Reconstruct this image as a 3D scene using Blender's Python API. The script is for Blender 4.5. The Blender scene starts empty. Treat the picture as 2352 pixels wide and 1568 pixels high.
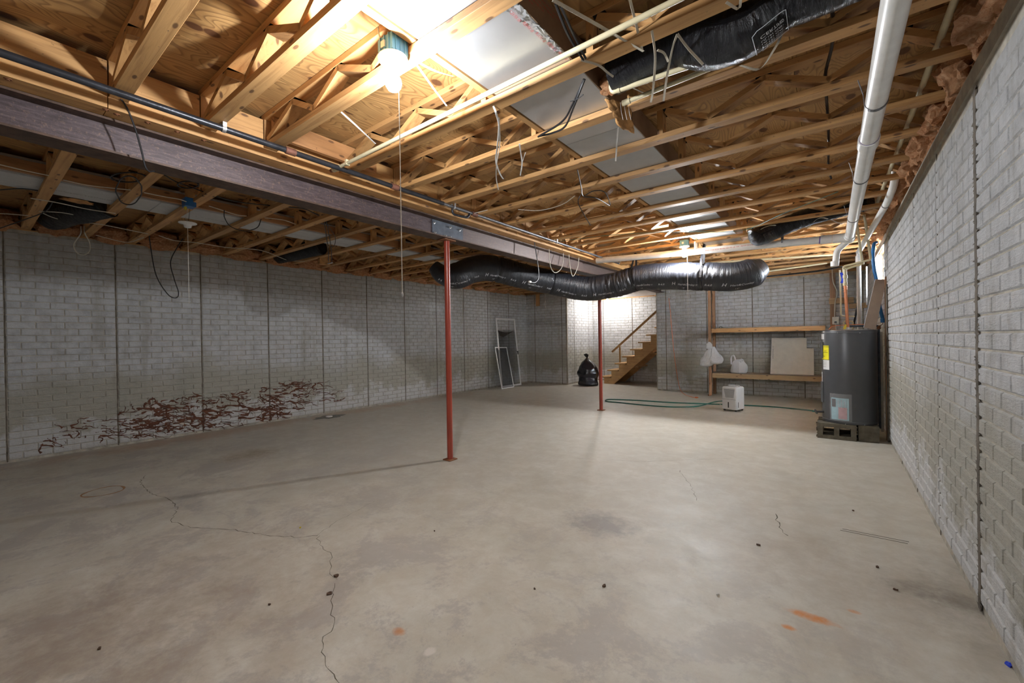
import bpy, bmesh, math, random
from mathutils import Vector, Matrix, noise
random.seed(7)
R = random.random
SC = bpy.context.scene
COL = SC.collection

# ------------------------------------------------------------------ camera
H = 1.27
YAW, PITCH, ROLL, F = 0.64962, -0.003936, -0.015413, 967.35
CX, CY = 1176.0, 784.0
fw = Vector((-math.sin(YAW)*math.cos(PITCH), math.cos(YAW)*math.cos(PITCH), math.sin(PITCH)))
r0 = Vector((math.cos(YAW), math.sin(YAW), 0)); u0 = r0.cross(fw)
rt = math.cos(ROLL)*r0 + math.sin(ROLL)*u0
up = -math.sin(ROLL)*r0 + math.cos(ROLL)*u0
CAM = Vector((0, 0, H))
cd = bpy.data.cameras.new('camera'); co = bpy.data.objects.new('camera', cd); COL.objects.link(co)
cd.sensor_width = 36; cd.lens = F/2352*36; cd.clip_start = 0.02
co.matrix_world = Matrix((( rt.x, up.x, -fw.x, 0), (rt.y, up.y, -fw.y, 0), (rt.z, up.z, -fw.z, H), (0, 0, 0, 1)))
SC.camera = co

def ray(x, y): return fw + rt*((x-CX)/F) - up*((y-CY)/F)
def az(x, y, z=0.0): d = ray(x, y); return CAM + d*((z-CAM.z)/d.z)      # measured point on a level plane
def ax(x, y, X): d = ray(x, y); return CAM + d*((X-CAM.x)/d.x)
def ay(x, y, Y): d = ray(x, y); return CAM + d*((Y-CAM.y)/d.y)
def project(p):
    q = Vector(p)-CAM; w = q.dot(fw)
    if w < 0.05: return None
    return CX + F*q.dot(rt)/w, CY - F*q.dot(up)/w, w

# ------------------------------------------------------------------ world, light, exposure
W = bpy.data.worlds.new('world'); SC.world = W; W.use_nodes = True
bg = W.node_tree.nodes['Background']; bg.inputs[0].default_value = (0.86, 0.93, 1.0, 1); bg.inputs[1].default_value = 40.0
SC.view_settings.view_transform = 'Standard'; SC.view_settings.look = 'None'
SC.view_settings.gamma = 1; SC.view_settings.use_curve_mapping = False
SC.view_settings.exposure = 2.35
BULB = 335.0          # radiance of a lit lamp
SC.cycles.max_bounces = 10; SC.cycles.diffuse_bounces = 9; SC.cycles.transparent_max_bounces = 12
SC.cycles.sample_clamp_indirect = 4.0

# ------------------------------------------------------------------ materials
class NT:
    def __init__(s, name):
        s.m = bpy.data.materials.new(name); s.m.use_nodes = True; s.t = s.m.node_tree
        s.b = s.t.nodes['Principled BSDF']
    def n(s, kind, **kw):
        nd = s.t.nodes.new('ShaderNode'+kind)
        for k, v in kw.items():
            if isinstance(k, str) and hasattr(nd, k): setattr(nd, k, v)
        return nd
    def l(s, a, b): s.t.links.new(a, b)
    def set(s, sock, v):
        if hasattr(v, 'is_output') or hasattr(v, 'links'): s.l(v, sock)
        else: sock.default_value = v
    def coords(s, kind='pos', scale=(1, 1, 1), rnd=0.0):
        if kind == 'pos': c = s.n('NewGeometry').outputs['Position']
        else: c = s.n('TexCoord').outputs['UV' if kind == 'uv' else 'Object']
        if rnd:
            oi = s.n('ObjectInfo'); mu = s.n('VectorMath', operation='SCALE'); mu.inputs[0].default_value = (rnd, rnd*1.7, rnd*.6)
            s.l(oi.outputs['Random'], mu.inputs['Scale'])
            ad = s.n('VectorMath', operation='ADD'); s.l(c, ad.inputs[0]); s.l(mu.outputs[0], ad.inputs[1]); c = ad.outputs[0]
        mp = s.n('Mapping'); s.l(c, mp.inputs[0]); mp.inputs['Scale'].default_value = scale
        return mp.outputs[0]
    def noise(s, co_, scale, detail=4, rough=.55, dist=0):
        nd = s.n('TexNoise'); s.l(co_, nd.inputs['Vector']); nd.inputs['Scale'].default_value = scale
        nd.inputs['Detail'].default_value = detail; nd.inputs['Roughness'].default_value = rough; nd.inputs['Distortion'].default_value = dist
        return nd.outputs['Fac']
    def ramp(s, f, stops):
        nd = s.n('ValToRGB'); s.l(f, nd.inputs[0]); e = nd.color_ramp.elements
        while len(e) < len(stops): e.new(.5)
        for el, (p, c) in zip(e, stops):
            el.position = p; el.color = (c, c, c, 1) if isinstance(c, (int, float)) else (*c, 1)
        return nd.outputs[0]
    def mix(s, f, a, b, mode='MIX'):
        nd = s.n('Mix'); nd.data_type = 'RGBA'; nd.blend_type = mode
        s.set(nd.inputs['Factor'], f)
        for sock, v in ((nd.inputs[6], a), (nd.inputs[7], b)):
            if isinstance(v, tuple): sock.default_value = (*v, 1) if len(v) == 3 else v
            else: s.l(v, sock)
        return nd.outputs[2]
    def math(s, op, a, b=0.0, c=0.0):
        nd = s.n('Math', operation=op)
        for i, v in enumerate((a, b, c)):
            if isinstance(v, (int, float)): nd.inputs[i].default_value = v
            else: s.l(v, nd.inputs[i])
        return nd.outputs[0]
    def sep(s, v):
        nd = s.n('SeparateXYZ'); s.l(v, nd.inputs[0]); return nd.outputs
    def bump(s, h, strength=.3, dist=.01):
        nd = s.n('Bump'); nd.inputs['Strength'].default_value = strength; nd.inputs['Distance'].default_value = dist
        s.l(h, nd.inputs['Height']); s.l(nd.outputs[0], s.b.inputs['Normal'])
    def fin(s, col=None, rough=.6, metal=0, spec=None):
        if col is not None:
            if isinstance(col, tuple): s.b.inputs['Base Color'].default_value = (*col, 1)
            else: s.l(col, s.b.inputs['Base Color'])
        s.set(s.b.inputs['Roughness'], rough); s.b.inputs['Metallic'].default_value = metal
        if spec is not None: s.b.inputs['Specular IOR Level'].default_value = spec
        return s.m

def plain(name, col, rough=.5, metal=0, bump=None, vary=.12):
    t = NT(name); c = t.coords('obj')
    n = t.noise(c, 14, 4)
    lo = tuple(x*(1-vary) for x in col); hi = tuple(min(1, x*(1+vary)) for x in col)
    if bump: t.bump(t.noise(c, bump[0], 4), bump[1], .005)
    return t.fin(t.ramp(n, [(.3, lo), (.7, hi)]), rough, metal)

def wood(name, axis, base, dark, knots=1.0, rough=.62, rnd=6.0):
    t = NT(name); sc = [22, 22, 22]; sc[axis] = 1.3
    c = t.coords('obj', tuple(sc), rnd)
    g = t.noise(c, 1.6, 5, .6, .6)
    col = t.ramp(g, [(.28, dark), (.5, base), (.75, tuple(min(1, b*1.16) for b in base))])
    c2 = t.coords('obj', (3.0, 3.0, 3.0), rnd)
    big = t.noise(c2, .8, 3)
    col = t.mix(t.ramp(big, [(.35, .0), (.75, .45)]), col, tuple(b*.62 for b in base))
    ss_ = t.sep(t.coords('obj', (1, 1, 1), rnd)); oth = [i for i in range(3) if i != axis]
    cc_ = t.n('CombineXYZ'); t.l(t.math('MULTIPLY', ss_[axis], 3.0), cc_.inputs[0]); t.l(t.math('MULTIPLY', t.math('ADD', ss_[oth[0]], ss_[oth[1]]), 8.0), cc_.inputs[1])
    vo = t.n('TexVoronoi', voronoi_dimensions='2D'); t.l(cc_.outputs[0], vo.inputs['Vector']); vo.inputs['Scale'].default_value = 1.0
    kn = t.ramp(vo.outputs['Distance'], [(.05, 1.0), (.085, 0.0)])
    col = t.mix(t.math('MULTIPLY', kn, .85*knots), col, (.10, .045, .02))
    c3 = t.coords('obj', (60, 60, 60), rnd)
    sp = t.ramp(t.noise(c3, 1, 2), [(.70, 0.0), (.76, 1.0)])
    col = t.mix(t.math('MULTIPLY', sp, .5*knots), col, (.05, .03, .02))
    if axis == 0 and knots >= 1:
        ik = t.noise(t.coords('obj', (2.6, 9, 9), rnd*2), 1.5, 5, .75)
        col = t.mix(t.ramp(ik, [(.665, 0.0), (.69, .75)]), col, (.06, .045, .035))
    oi = t.n('ObjectInfo'); hv = t.n('HueSaturation'); t.l(col, hv.inputs['Color'])
    t.l(t.math('MULTIPLY_ADD', oi.outputs['Random'], .35, .82), hv.inputs['Value'])
    t.bump(g, .25, .004)
    return t.fin(hv.outputs[0], rough)

LUM, LUMD = (.55, .31, .12), (.33, .155, .05)
M = {}
M['wood_x'] = wood('lumber_x', 0, LUM, LUMD)
M['wood_y'] = wood('lumber_y', 1, LUM, LUMD)
M['wood_z'] = wood('lumber_z', 2, LUM, LUMD)
M['wood_red'] = wood('rough_board_y', 1, (.38, .19, .075), (.2, .09, .035))
M['old_x'] = wood('old_board_x', 0, (.42, .28, .14), (.24, .14, .06))
M['old_z'] = wood('old_board_z', 2, (.33, .18, .09), (.18, .09, .04))
M['shelf_top'] = wood('shelf_panel', 0, (.20, .14, .09), (.12, .08, .05))
M['stair'] = wood('stair_wood', 0, (.55, .33, .14), (.4, .22, .09), .5)

def plywood():
    t = NT('plywood'); c = t.coords('pos', (1, 1, 1)); cr = t.coords('obj', (1, 1, 1), 9.0)
    st = t.n('Mapping'); t.l(cr, st.inputs[0]); st.inputs['Scale'].default_value = (2.6, .75, 1)
    n1 = t.noise(st.outputs[0], 1.3, 2, .5, .5)
    rings = t.math('FRACT', t.math('MULTIPLY', n1, 34.0))
    rr = t.ramp(rings, [(.0, 0.0), (.55, .25), (.85, 1.0), (1.0, 0.0)])
    fine = t.n('Mapping'); t.l(cr, fine.inputs[0]); fine.inputs['Scale'].default_value = (60, 3, 1)
    fn = t.noise(fine.outputs[0], 1.0, 3)
    col = t.mix(rr, (.60, .36, .14), (.29, .155, .06))
    col = t.mix(t.math('MULTIPLY', t.ramp(fn, [(.35, 0.0), (.7, 1.0)]), .4), col, (.33, .18, .06))
    vo = t.n('TexVoronoi', voronoi_dimensions='2D'); ms = t.n('Mapping'); t.l(cr, ms.inputs[0]); ms.inputs['Scale'].default_value = (3.4, 2.3, 1)
    t.l(ms.outputs[0], vo.inputs['Vector']); vo.inputs['Scale'].default_value = 1.0
    halo = t.ramp(vo.outputs['Distance'], [(.08, 1.0), (.2, 0.0)])
    col = t.mix(t.math('MULTIPLY', halo, .45), col, (.33, .15, .05))
    col = t.mix(t.ramp(vo.outputs['Distance'], [(.075, .9), (.10, 0.0)]), col, (.10, .035, .015))
    big = t.noise(c, .7, 3)
    col = t.mix(t.ramp(big, [(.4, 0.0), (.7, .35)]), col, (.25, .14, .055))
    t.bump(fn, .12, .003)
    return t.fin(col, .6)
M['ply'] = plywood()

def wallmat(name, light, warm, low):
    t = NT(name); c = t.coords('pos'); z = t.sep(c)[2]
    n1 = t.noise(c, 1.1, 5, .6); n2 = t.noise(c, 9, 6, .7); n3 = t.noise(c, 3.2, 5, .65)
    col = t.ramp(n2, [(.3, tuple(x*.70 for x in light)), (.58, light)])
    # damp stained band, lower third, and grime plus painted beam shade towards the top course
    zb = t.n('MapRange'); t.l(t.math('ADD', z, t.math('MULTIPLY', t.math('SUBTRACT', n1, .5), .9)), zb.inputs[0])
    zb.inputs[1].default_value = 1.05; zb.inputs[2].default_value = .78; zb.inputs[3].default_value = 0; zb.inputs[4].default_value = 1
    col = t.mix(t.math('MULTIPLY', zb.outputs[0], .85), col, warm)
    zw = t.n('MapRange'); t.l(t.math('ADD', z, t.math('MULTIPLY', t.math('SUBTRACT', n3, .5), 1.1)), zw.inputs[0])
    zw.inputs[1].default_value = .42; zw.inputs[2].default_value = .28; zw.inputs[3].default_value = 0; zw.inputs[4].default_value = 1
    col = t.mix(t.math('MULTIPLY', zw.outputs[0], .7), col, low)
    zr = t.n('MapRange'); t.l(t.math('ADD', z, t.math('MULTIPLY', n3, .12)), zr.inputs[0])
    zr.inputs[1].default_value = .13; zr.inputs[2].default_value = .04; zr.inputs[3].default_value = 0; zr.inputs[4].default_value = 1
    col = t.mix(t.math('MULTIPLY', zr.outputs[0], .6), col, (.33, .24, .13))
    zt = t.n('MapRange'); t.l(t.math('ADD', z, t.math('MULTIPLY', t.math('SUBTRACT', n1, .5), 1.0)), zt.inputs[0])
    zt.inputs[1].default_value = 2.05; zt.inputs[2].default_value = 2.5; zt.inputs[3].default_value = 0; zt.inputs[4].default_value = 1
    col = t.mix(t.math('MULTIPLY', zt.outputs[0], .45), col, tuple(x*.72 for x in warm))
    vs = t.noise(t.coords('pos', (3.3, 3.3, .35)), 1.6, 5, .7)
    col = t.mix(t.ramp(vs, [(.54, 0.0), (.72, .55)]), col, (.34, .325, .27))
    col = t.mix(t.ramp(n3, [(.60, 0.0), (.78, .55)]), col, (.27, .24, .18))
    st = t.coords('pos', (5, 5, 26))
    t.bump(t.math('ADD', t.noise(st, 4.0, 6, .7), t.math('MULTIPLY', t.noise(c, 55, 5, .7), .5)), .95, .016)
    return t.fin(col, .75)
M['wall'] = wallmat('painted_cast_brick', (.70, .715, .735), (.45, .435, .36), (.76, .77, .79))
M['mortar'] = plain('mortar_joint', (.40, .37, .31), .9, bump=(60, .5), vary=.3)
M['seam'] = plain('panel_seam', (.13, .11, .085), .9, bump=(40, .8), vary=.5)
M['concrete'] = plain('bare_concrete', (.37, .34, .28), .9, bump=(50, .5), vary=.2)

def floormat():
    t = NT('floor_concrete'); c = t.coords('pos'); X, Y, Z = t.sep(c)
    a = t.noise(c, .55, 6, .6, .3); b = t.noise(c, 2.6, 8, .68, .4); d = t.noise(c, 16, 6, .7)
    sw = t.noise(t.coords('pos', (.6, 2.2, 1)), 1.6, 6, .7, .9)
    col = t.ramp(b, [(.2, (.45, .425, .355)), (.5, (.555, .535, .46)), (.8, (.645, .625, .56))])
    col = t.mix(t.ramp(a, [(.4, 0.0), (.7, .5)]), col, (.47, .46, .42))
    col = t.mix(t.ramp(sw, [(.55, 0.0), (.75, .4)]), col, (.66, .64, .59))
    fm = t.noise(c, 5.5, 10, .78, .3)
    col = t.mix(t.ramp(fm, [(.42, .42), (.6, 0.0)]), col, (.40, .355, .28))
    # trowelled grey patches in the foreground
    near = t.n('MapRange'); t.l(Y, near.inputs[0]); near.inputs[1].default_value = 3.4; near.inputs[2].default_value = 1.3
    near.inputs[3].default_value = 0; near.inputs[4].default_value = 1
    g1 = t.noise(c, 2.1, 10, .72, .5)
    patch = t.ramp(t.math('ADD', g1, t.math('MULTIPLY', t.math('SUBTRACT', t.noise(c, 30, 6, .75), .5), .34)), [(.49, 0.0), (.57, 1.0)])
    col = t.mix(t.math('MULTIPLY', t.math('MULTIPLY', patch, near.outputs[0]), .62), col, (.35, .325, .305))
    def blob(x, y, rx, ry, colr, amt, edge=.5):
        nonlocal col
        dx = t.math('DIVIDE', t.math('SUBTRACT', X, x), rx); dy = t.math('DIVIDE', t.math('SUBTRACT', Y, y), ry)
        dd = t.math('ADD', t.math('MULTIPLY', dx, dx), t.math('MULTIPLY', dy, dy))
        dd = t.math('ADD', dd, t.math('MULTIPLY', t.math('SUBTRACT', b, .5), 3.0)); dd = t.math('ADD', dd, t.math('MULTIPLY', t.math('SUBTRACT', d, .5), 2.2))
        f = t.n('MapRange'); t.l(dd, f.inputs[0]); f.inputs[1].default_value = 1.0; f.inputs[2].default_value = edge-.7
        f.inputs[3].default_value = 0; f.inputs[4].default_value = amt
        col = t.mix(f.outputs[0], col, colr)
    rust = (.42, .20, .07)
    blob(-6.98, 1.9, .32, 2.2, rust, .85, -.8); blob(-7.0, 4.6, .28, 1.3, rust, .8, -.8); blob(-6.95, 6.5, .35, 1.6, rust, .5, -.8)
    blob(-6.6, .8, .8, .8, (.29, .235, .155), .5, -.5)
    p = az(575, 1043); blob(p.x, p.y, .28, .4, (.26, .19, .11), .7, .2)
    p = az(1375, 1200); blob(p.x, p.y, .28, .22, (.27, .255, .24), .8, .6)
    p = az(1860, 1415); blob(p.x, p.y, .10, .035, (.60, .22, .04), .95, .5)
    p = az(1810, 1440); blob(p.x, p.y, .03, .02, (.60, .22, .04), .9, .6)
    p = az(2030, 1425); blob(p.x-.1, p.y, .03, .02, (.60, .22, .04), .8, .6)
    p = az(917, 1450); blob(p.x, p.y, .035, .025, (.50, .20, .06), .8, .5)
    p = az(1980, 1330); blob(p.x, p.y, .55, .45, (.30, .235, .17), .6, -.4)
    p = az(2180, 1375); blob(p.x, p.y, .28, .10, (.12, .105, .085), .75, -.2)
    p = az(2140, 1380); blob(p.x+.1, p.y+.1, .15, .8, (.17, .15, .12), .5, -.6)
    p = az(400, 1420); blob(p.x, p.y, 1.1, .9, (.30, .235, .18), .75, -.5)  # brown tint, here and next line, also paints in the beam's shadow
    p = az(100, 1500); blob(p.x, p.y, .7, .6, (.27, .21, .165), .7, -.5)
    p = az(440, 1150); blob(p.x, p.y, .6, .14, (.27, .27, .27), .6, -.2)
    p = az(988, 1495); blob(p.x, p.y, .022, .03, (.62, .58, .52), 1.0, .8)
    p = az(1975, 1012); blob(.36, 6.75, .16, .22, (.16, .07, .025), .85, .2)
    spk = t.ramp(t.noise(c, 42, 3, .6), [(.725, 0.0), (.76, 1.0)])
    col = t.mix(t.math('MULTIPLY', spk, .45), col, (.14, .10, .07))
    t.bump(t.math('ADD', t.math('MULTIPLY', d, .5), b), .16, .006)
    rgh = t.ramp(b, [(.3, .42), (.7, .62)])
    return t.fin(col, rgh, spec=.4)
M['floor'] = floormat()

def steel():
    t = NT('rusty_beam'); c = t.coords('pos', (6, 1.6, 16)); n = t.noise(c, 5, 8, .72, .4); f = t.noise(t.coords('pos'), 60, 5, .7)
    Yc = t.sep(t.coords('pos'))[1]
    col = t.ramp(n, [(.28, (.042, .027, .027)), (.52, (.092, .067, .072)), (.75, (.19, .14, .135))])
    mr = t.n('MapRange'); t.l(t.math('ADD', Yc, n), mr.inputs[0]); mr.inputs[1].default_value = 3.5; mr.inputs[2].default_value = 4.1
    mr.inputs[3].default_value = 0; mr.inputs[4].default_value = .55
    col = t.mix(mr.outputs[0], col, (.19, .145, .125))
    col = t.mix(t.ramp(f, [(.55, 0.0), (.68, .6)]), col, (.27, .17, .12))
    t.bump(f, .35, .003)
    return t.fin(col, .48, .25)
M['steel'] = steel()
M['flange'] = plain('rusty_flange', (.09, .052, .035), .55, .2, (40, .4), .45)
M['plate'] = plain('steel_plate', (.085, .10, .125), .5, .3, (40, .3), .3)
M['bolt'] = plain('zinc_bolt', (.55, .55, .55), .35, .8)
M['red'] = NT('red_primer'); t = M['red']; c = t.coords('pos', (30, 30, 3)); n = t.noise(c, 2, 5)
M['red'] = t.fin(t.ramp(n, [(.3, (.235, .038, .022)), (.7, (.33, .055, .03))]), .28)
M['rust'] = plain('rust', (.24, .10, .045), .8, .2, (40, .6), .3)
M['black_iron'] = plain('black_iron_pipe', (.04, .042, .05), .33, .5, (60, .2), .3)
M['coupling'] = plain('rusty_coupling', (.20, .085, .055), .6, .3, (60, .4), .3)
M['galv'] = plain('galvanised_strap', (.62, .63, .65), .35, .9)
M['dkstrap'] = plain('dark_steel_strap', (.16, .16, .17), .45, .7)
M['pvc'] = plain('white_pvc', (.80, .80, .78), .28, vary=.06)
M['purple'] = plain('purple_primer', (.22, .16, .34), .4)
M['cpvc'] = plain('cream_pipe', (.62, .55, .36), .35, vary=.08)
M['copper'] = plain('copper', (.62, .25, .13), .3, .9)
M['black'] = plain('black_cable', (.012, .012, .014), .4)
M['white_cable'] = plain('pale_cable', (.62, .60, .52), .5)
M['green'] = plain('green_hose', (.015, .13, .095), .35)
M['orange'] = plain('orange_cord', (.75, .19, .05), .45)
M['tape'] = plain('woven_strap', (.55, .50, .40), .8, bump=(90, .4))
M['white_tape'] = plain('white_strap', (.72, .71, .68), .7, bump=(90, .4))
M['string'] = plain('pull_string', (.74, .70, .62), .7)
M['porcelain'] = plain('porcelain', (.82, .82, .80), .2, vary=.03)
M['box_blue'] = plain('blue_plastic', (.02, .13, .34), .4)
M['teal'] = plain('faded_blue_plastic', (.08, .24, .36), .45)
M['blue'] = plain('blue_sleeve', (.03, .20, .52), .35)
M['valve'] = plain('blue_handle', (.02, .06, .65), .4)
M['yellow'] = plain('yellow_label', (.88, .80, .02), .5, vary=.03)
M['paper'] = plain('white_paper', (.76, .78, .80), .55, vary=.03)
M['bluepaper'] = plain('manual_cover', (.38, .62, .70), .45, vary=.2)
M['redink'] = plain('red_ink', (.5, .05, .05), .6)
M['pink'] = plain('pink_leaflet', (.62, .36, .38), .55, vary=.15)
M['ink'] = plain('black_ink', (.015, .015, .015), .6)
M['darkbrown'] = plain('dark_brown_print', (.05, .03, .03), .6)
M['duct_ink'] = plain('white_print', (.58, .60, .64), .5)
M['heater'] = plain('grey_enamel', (.085, .088, .095), .32, .15, vary=.04)
M['heater_trim'] = plain('grey_trim', (.12, .125, .13), .35, .2)
M['cinder'] = plain('cinder_block', (.13, .115, .085), .95, bump=(120, .9), vary=.35)
M['appliance'] = plain('white_plastic', (.80, .82, .84), .35, vary=.03)
M['grille'] = plain('grey_grille', (.30, .32, .34), .5)
M['slot'] = plain('dark_slot', (.05, .055, .06), .4)
M['drywall'] = plain('drywall_paper', (.68, .63, .53), .85, vary=.05)
M['gypsum'] = plain('gypsum_edge', (.62, .60, .56), .9)
M['cardboard'] = plain('cardboard', (.27, .20, .15), .8, vary=.08)
M['frame'] = plain('white_aluminium', (.90, .91, .92), .35, vary=.04)
M['outlet'] = plain('outlet_plastic', (.66, .64, .56), .4)
M['glove'] = plain('soffit_paint', (.62, .59, .56), .8)
M['root'] = plain('dried_root_stain', (.125, .048, .026), .9, bump=(60, .7), vary=.4)
M['crack'] = plain('crack', (.10, .085, .06), .95)
M['ring'] = plain('rust_ring', (.34, .19, .09), .9)
M['grey_patch'] = plain('grey_mortar', (.20, .195, .17), .85, bump=(30, .5), vary=.3)
M['leaf'] = plain('dead_leaf', (.09, .05, .03), .8)
M['leaf_y'] = plain('yellow_cap', (.55, .42, .02), .6)
M['chip'] = plain('white_chip', (.68, .66, .62), .8)
M['mud'] = plain('dried_mud', (.085, .048, .03), .95, bump=(80, .8))
M['wad'] = plain('torn_kraft', (.45, .24, .09), .9, bump=(40, .9), vary=.4)

def insul():
    t = NT('glass_fibre'); c = t.coords('pos'); n = t.noise(c, 26, 8, .75, 1.5); n2 = t.noise(c, 5, 4)
    col = t.ramp(n, [(.28, (.27, .10, .04)), (.45, (.56, .25, .11)), (.68, (.80, .50, .30))])
    col = t.mix(t.ramp(n2, [(.45, 0.0), (.75, .5)]), col, (.52, .31, .16))
    t.bump(n, 1.0, .03)
    return t.fin(col, .95, spec=.1)
M['insul'] = insul()

def foil():
    t = NT('duct_foil'); c = t.coords('pos', (1, 1, 1)); n = t.noise(c, 3, 4)
    Yc = t.sep(c)[1]
    w = t.n('TexWave'); t.l(t.coords('pos'), w.inputs['Vector']); w.inputs['Scale'].default_value = 90; w.bands_direction = 'X'
    w2 = t.n('TexWave'); t.l(t.coords('pos'), w2.inputs['Vector']); w2.inputs['Scale'].default_value = 90; w2.bands_direction = 'Y'
    t.bump(t.math('ADD', t.math('ADD', w.outputs['Fac'], w2.outputs['Fac']), t.math('MULTIPLY', n, 5.0)), .12, .004)
    return t.fin(t.ramp(n, [(.3, (.50, .51, .53)), (.7, (.62, .63, .65))]), .36, .78)
M['foil'] = foil()
M['board'] = plain('grey_duct_board', (.48, .49, .50), .55, .15, vary=.05)
M['board_side'] = plain('brown_duct_side', (.26, .17, .11), .5, .3, vary=.15)
M['white_board'] = plain('white_duct_board', (.52, .53, .54), .6, vary=.06)

def blackfilm(name, col, rough, bst=.55):
    t = NT(name); uv = t.coords('uv', (1, 1, 1))
    s_ = t.n('Mapping'); t.l(uv, s_.inputs[0]); s_.inputs['Scale'].default_value = (26, 2.0, 1)
    n = t.noise(s_.outputs[0], 1.6, 7, .65, 1.2)
    s2 = t.n('Mapping'); t.l(uv, s2.inputs[0]); s2.inputs['Scale'].default_value = (60, 9, 1)
    n2 = t.noise(s2.outputs[0], 1.2, 5, .6, .8)
    t.bump(t.math('ADD', n, t.math('MULTIPLY', n2, .35)), bst, .03)
    t.b.inputs['Coat Weight'].default_value = .15 if bst < .9 else .0; t.b.inputs['Coat Roughness'].default_value = .12
    return t.fin(col, rough, spec=.7 if bst < .9 else .45)
M['film'] = blackfilm('black_duct_film', (.013, .015, .022), .42, .5)
M['film2'] = blackfilm('black_crinkled_film', (.004, .004, .006), .2, 1.0)
M['bag_black'] = blackfilm('bin_bag_film', (.012, .012, .018), .25)

def translucent(name, col, alpha, rough=.35, bump=True):
    t = NT(name); c = t.coords('obj')
    t.b.inputs['Alpha'].default_value = alpha
    t.b.inputs['Subsurface Weight'].default_value = 0
    if bump: t.bump(t.noise(c, 16, 6, .65, 2.0), .9, .02)
    return t.fin(col, rough)
M['bag_white'] = translucent('white_bag_film', (.90, .91, .93), .97)
M['pouch'] = translucent('clear_pouch', (.55, .56, .58), .28, .1, False)
def mesh_screen():
    t = NT('insect_screen'); t.b.inputs['Alpha'].default_value = .52
    return t.fin((.045, .045, .05), .7)
M['screen'] = mesh_screen()

def emit(name, col, s):
    m = bpy.data.materials.new(name); m.use_nodes = True; nt = m.node_tree; nt.nodes.clear()
    e = nt.nodes.new('ShaderNodeEmission'); o = nt.nodes.new('ShaderNodeOutputMaterial')
    e.inputs[0].default_value = (*col, 1); e.inputs[1].default_value = s; nt.links.new(e.outputs[0], o.inputs[0]); return m
M['bulb'] = emit('lit_bulb', (.94, .965, 1.0), BULB)
M['bulb_far'] = emit('lit_bulb_far', (.94, .965, 1.0), BULB*2.3)
M['bulb_dim'] = emit('lit_bulb_small', (1.0, .95, .92), BULB*.75)
def glass():
    t = NT('window_glass'); t.b.inputs['Transmission Weight'].default_value = 1; t.b.inputs['IOR'].default_value = 1.02
    return t.fin((.95, .97, 1.0), .15)
M['glass'] = glass()

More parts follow.
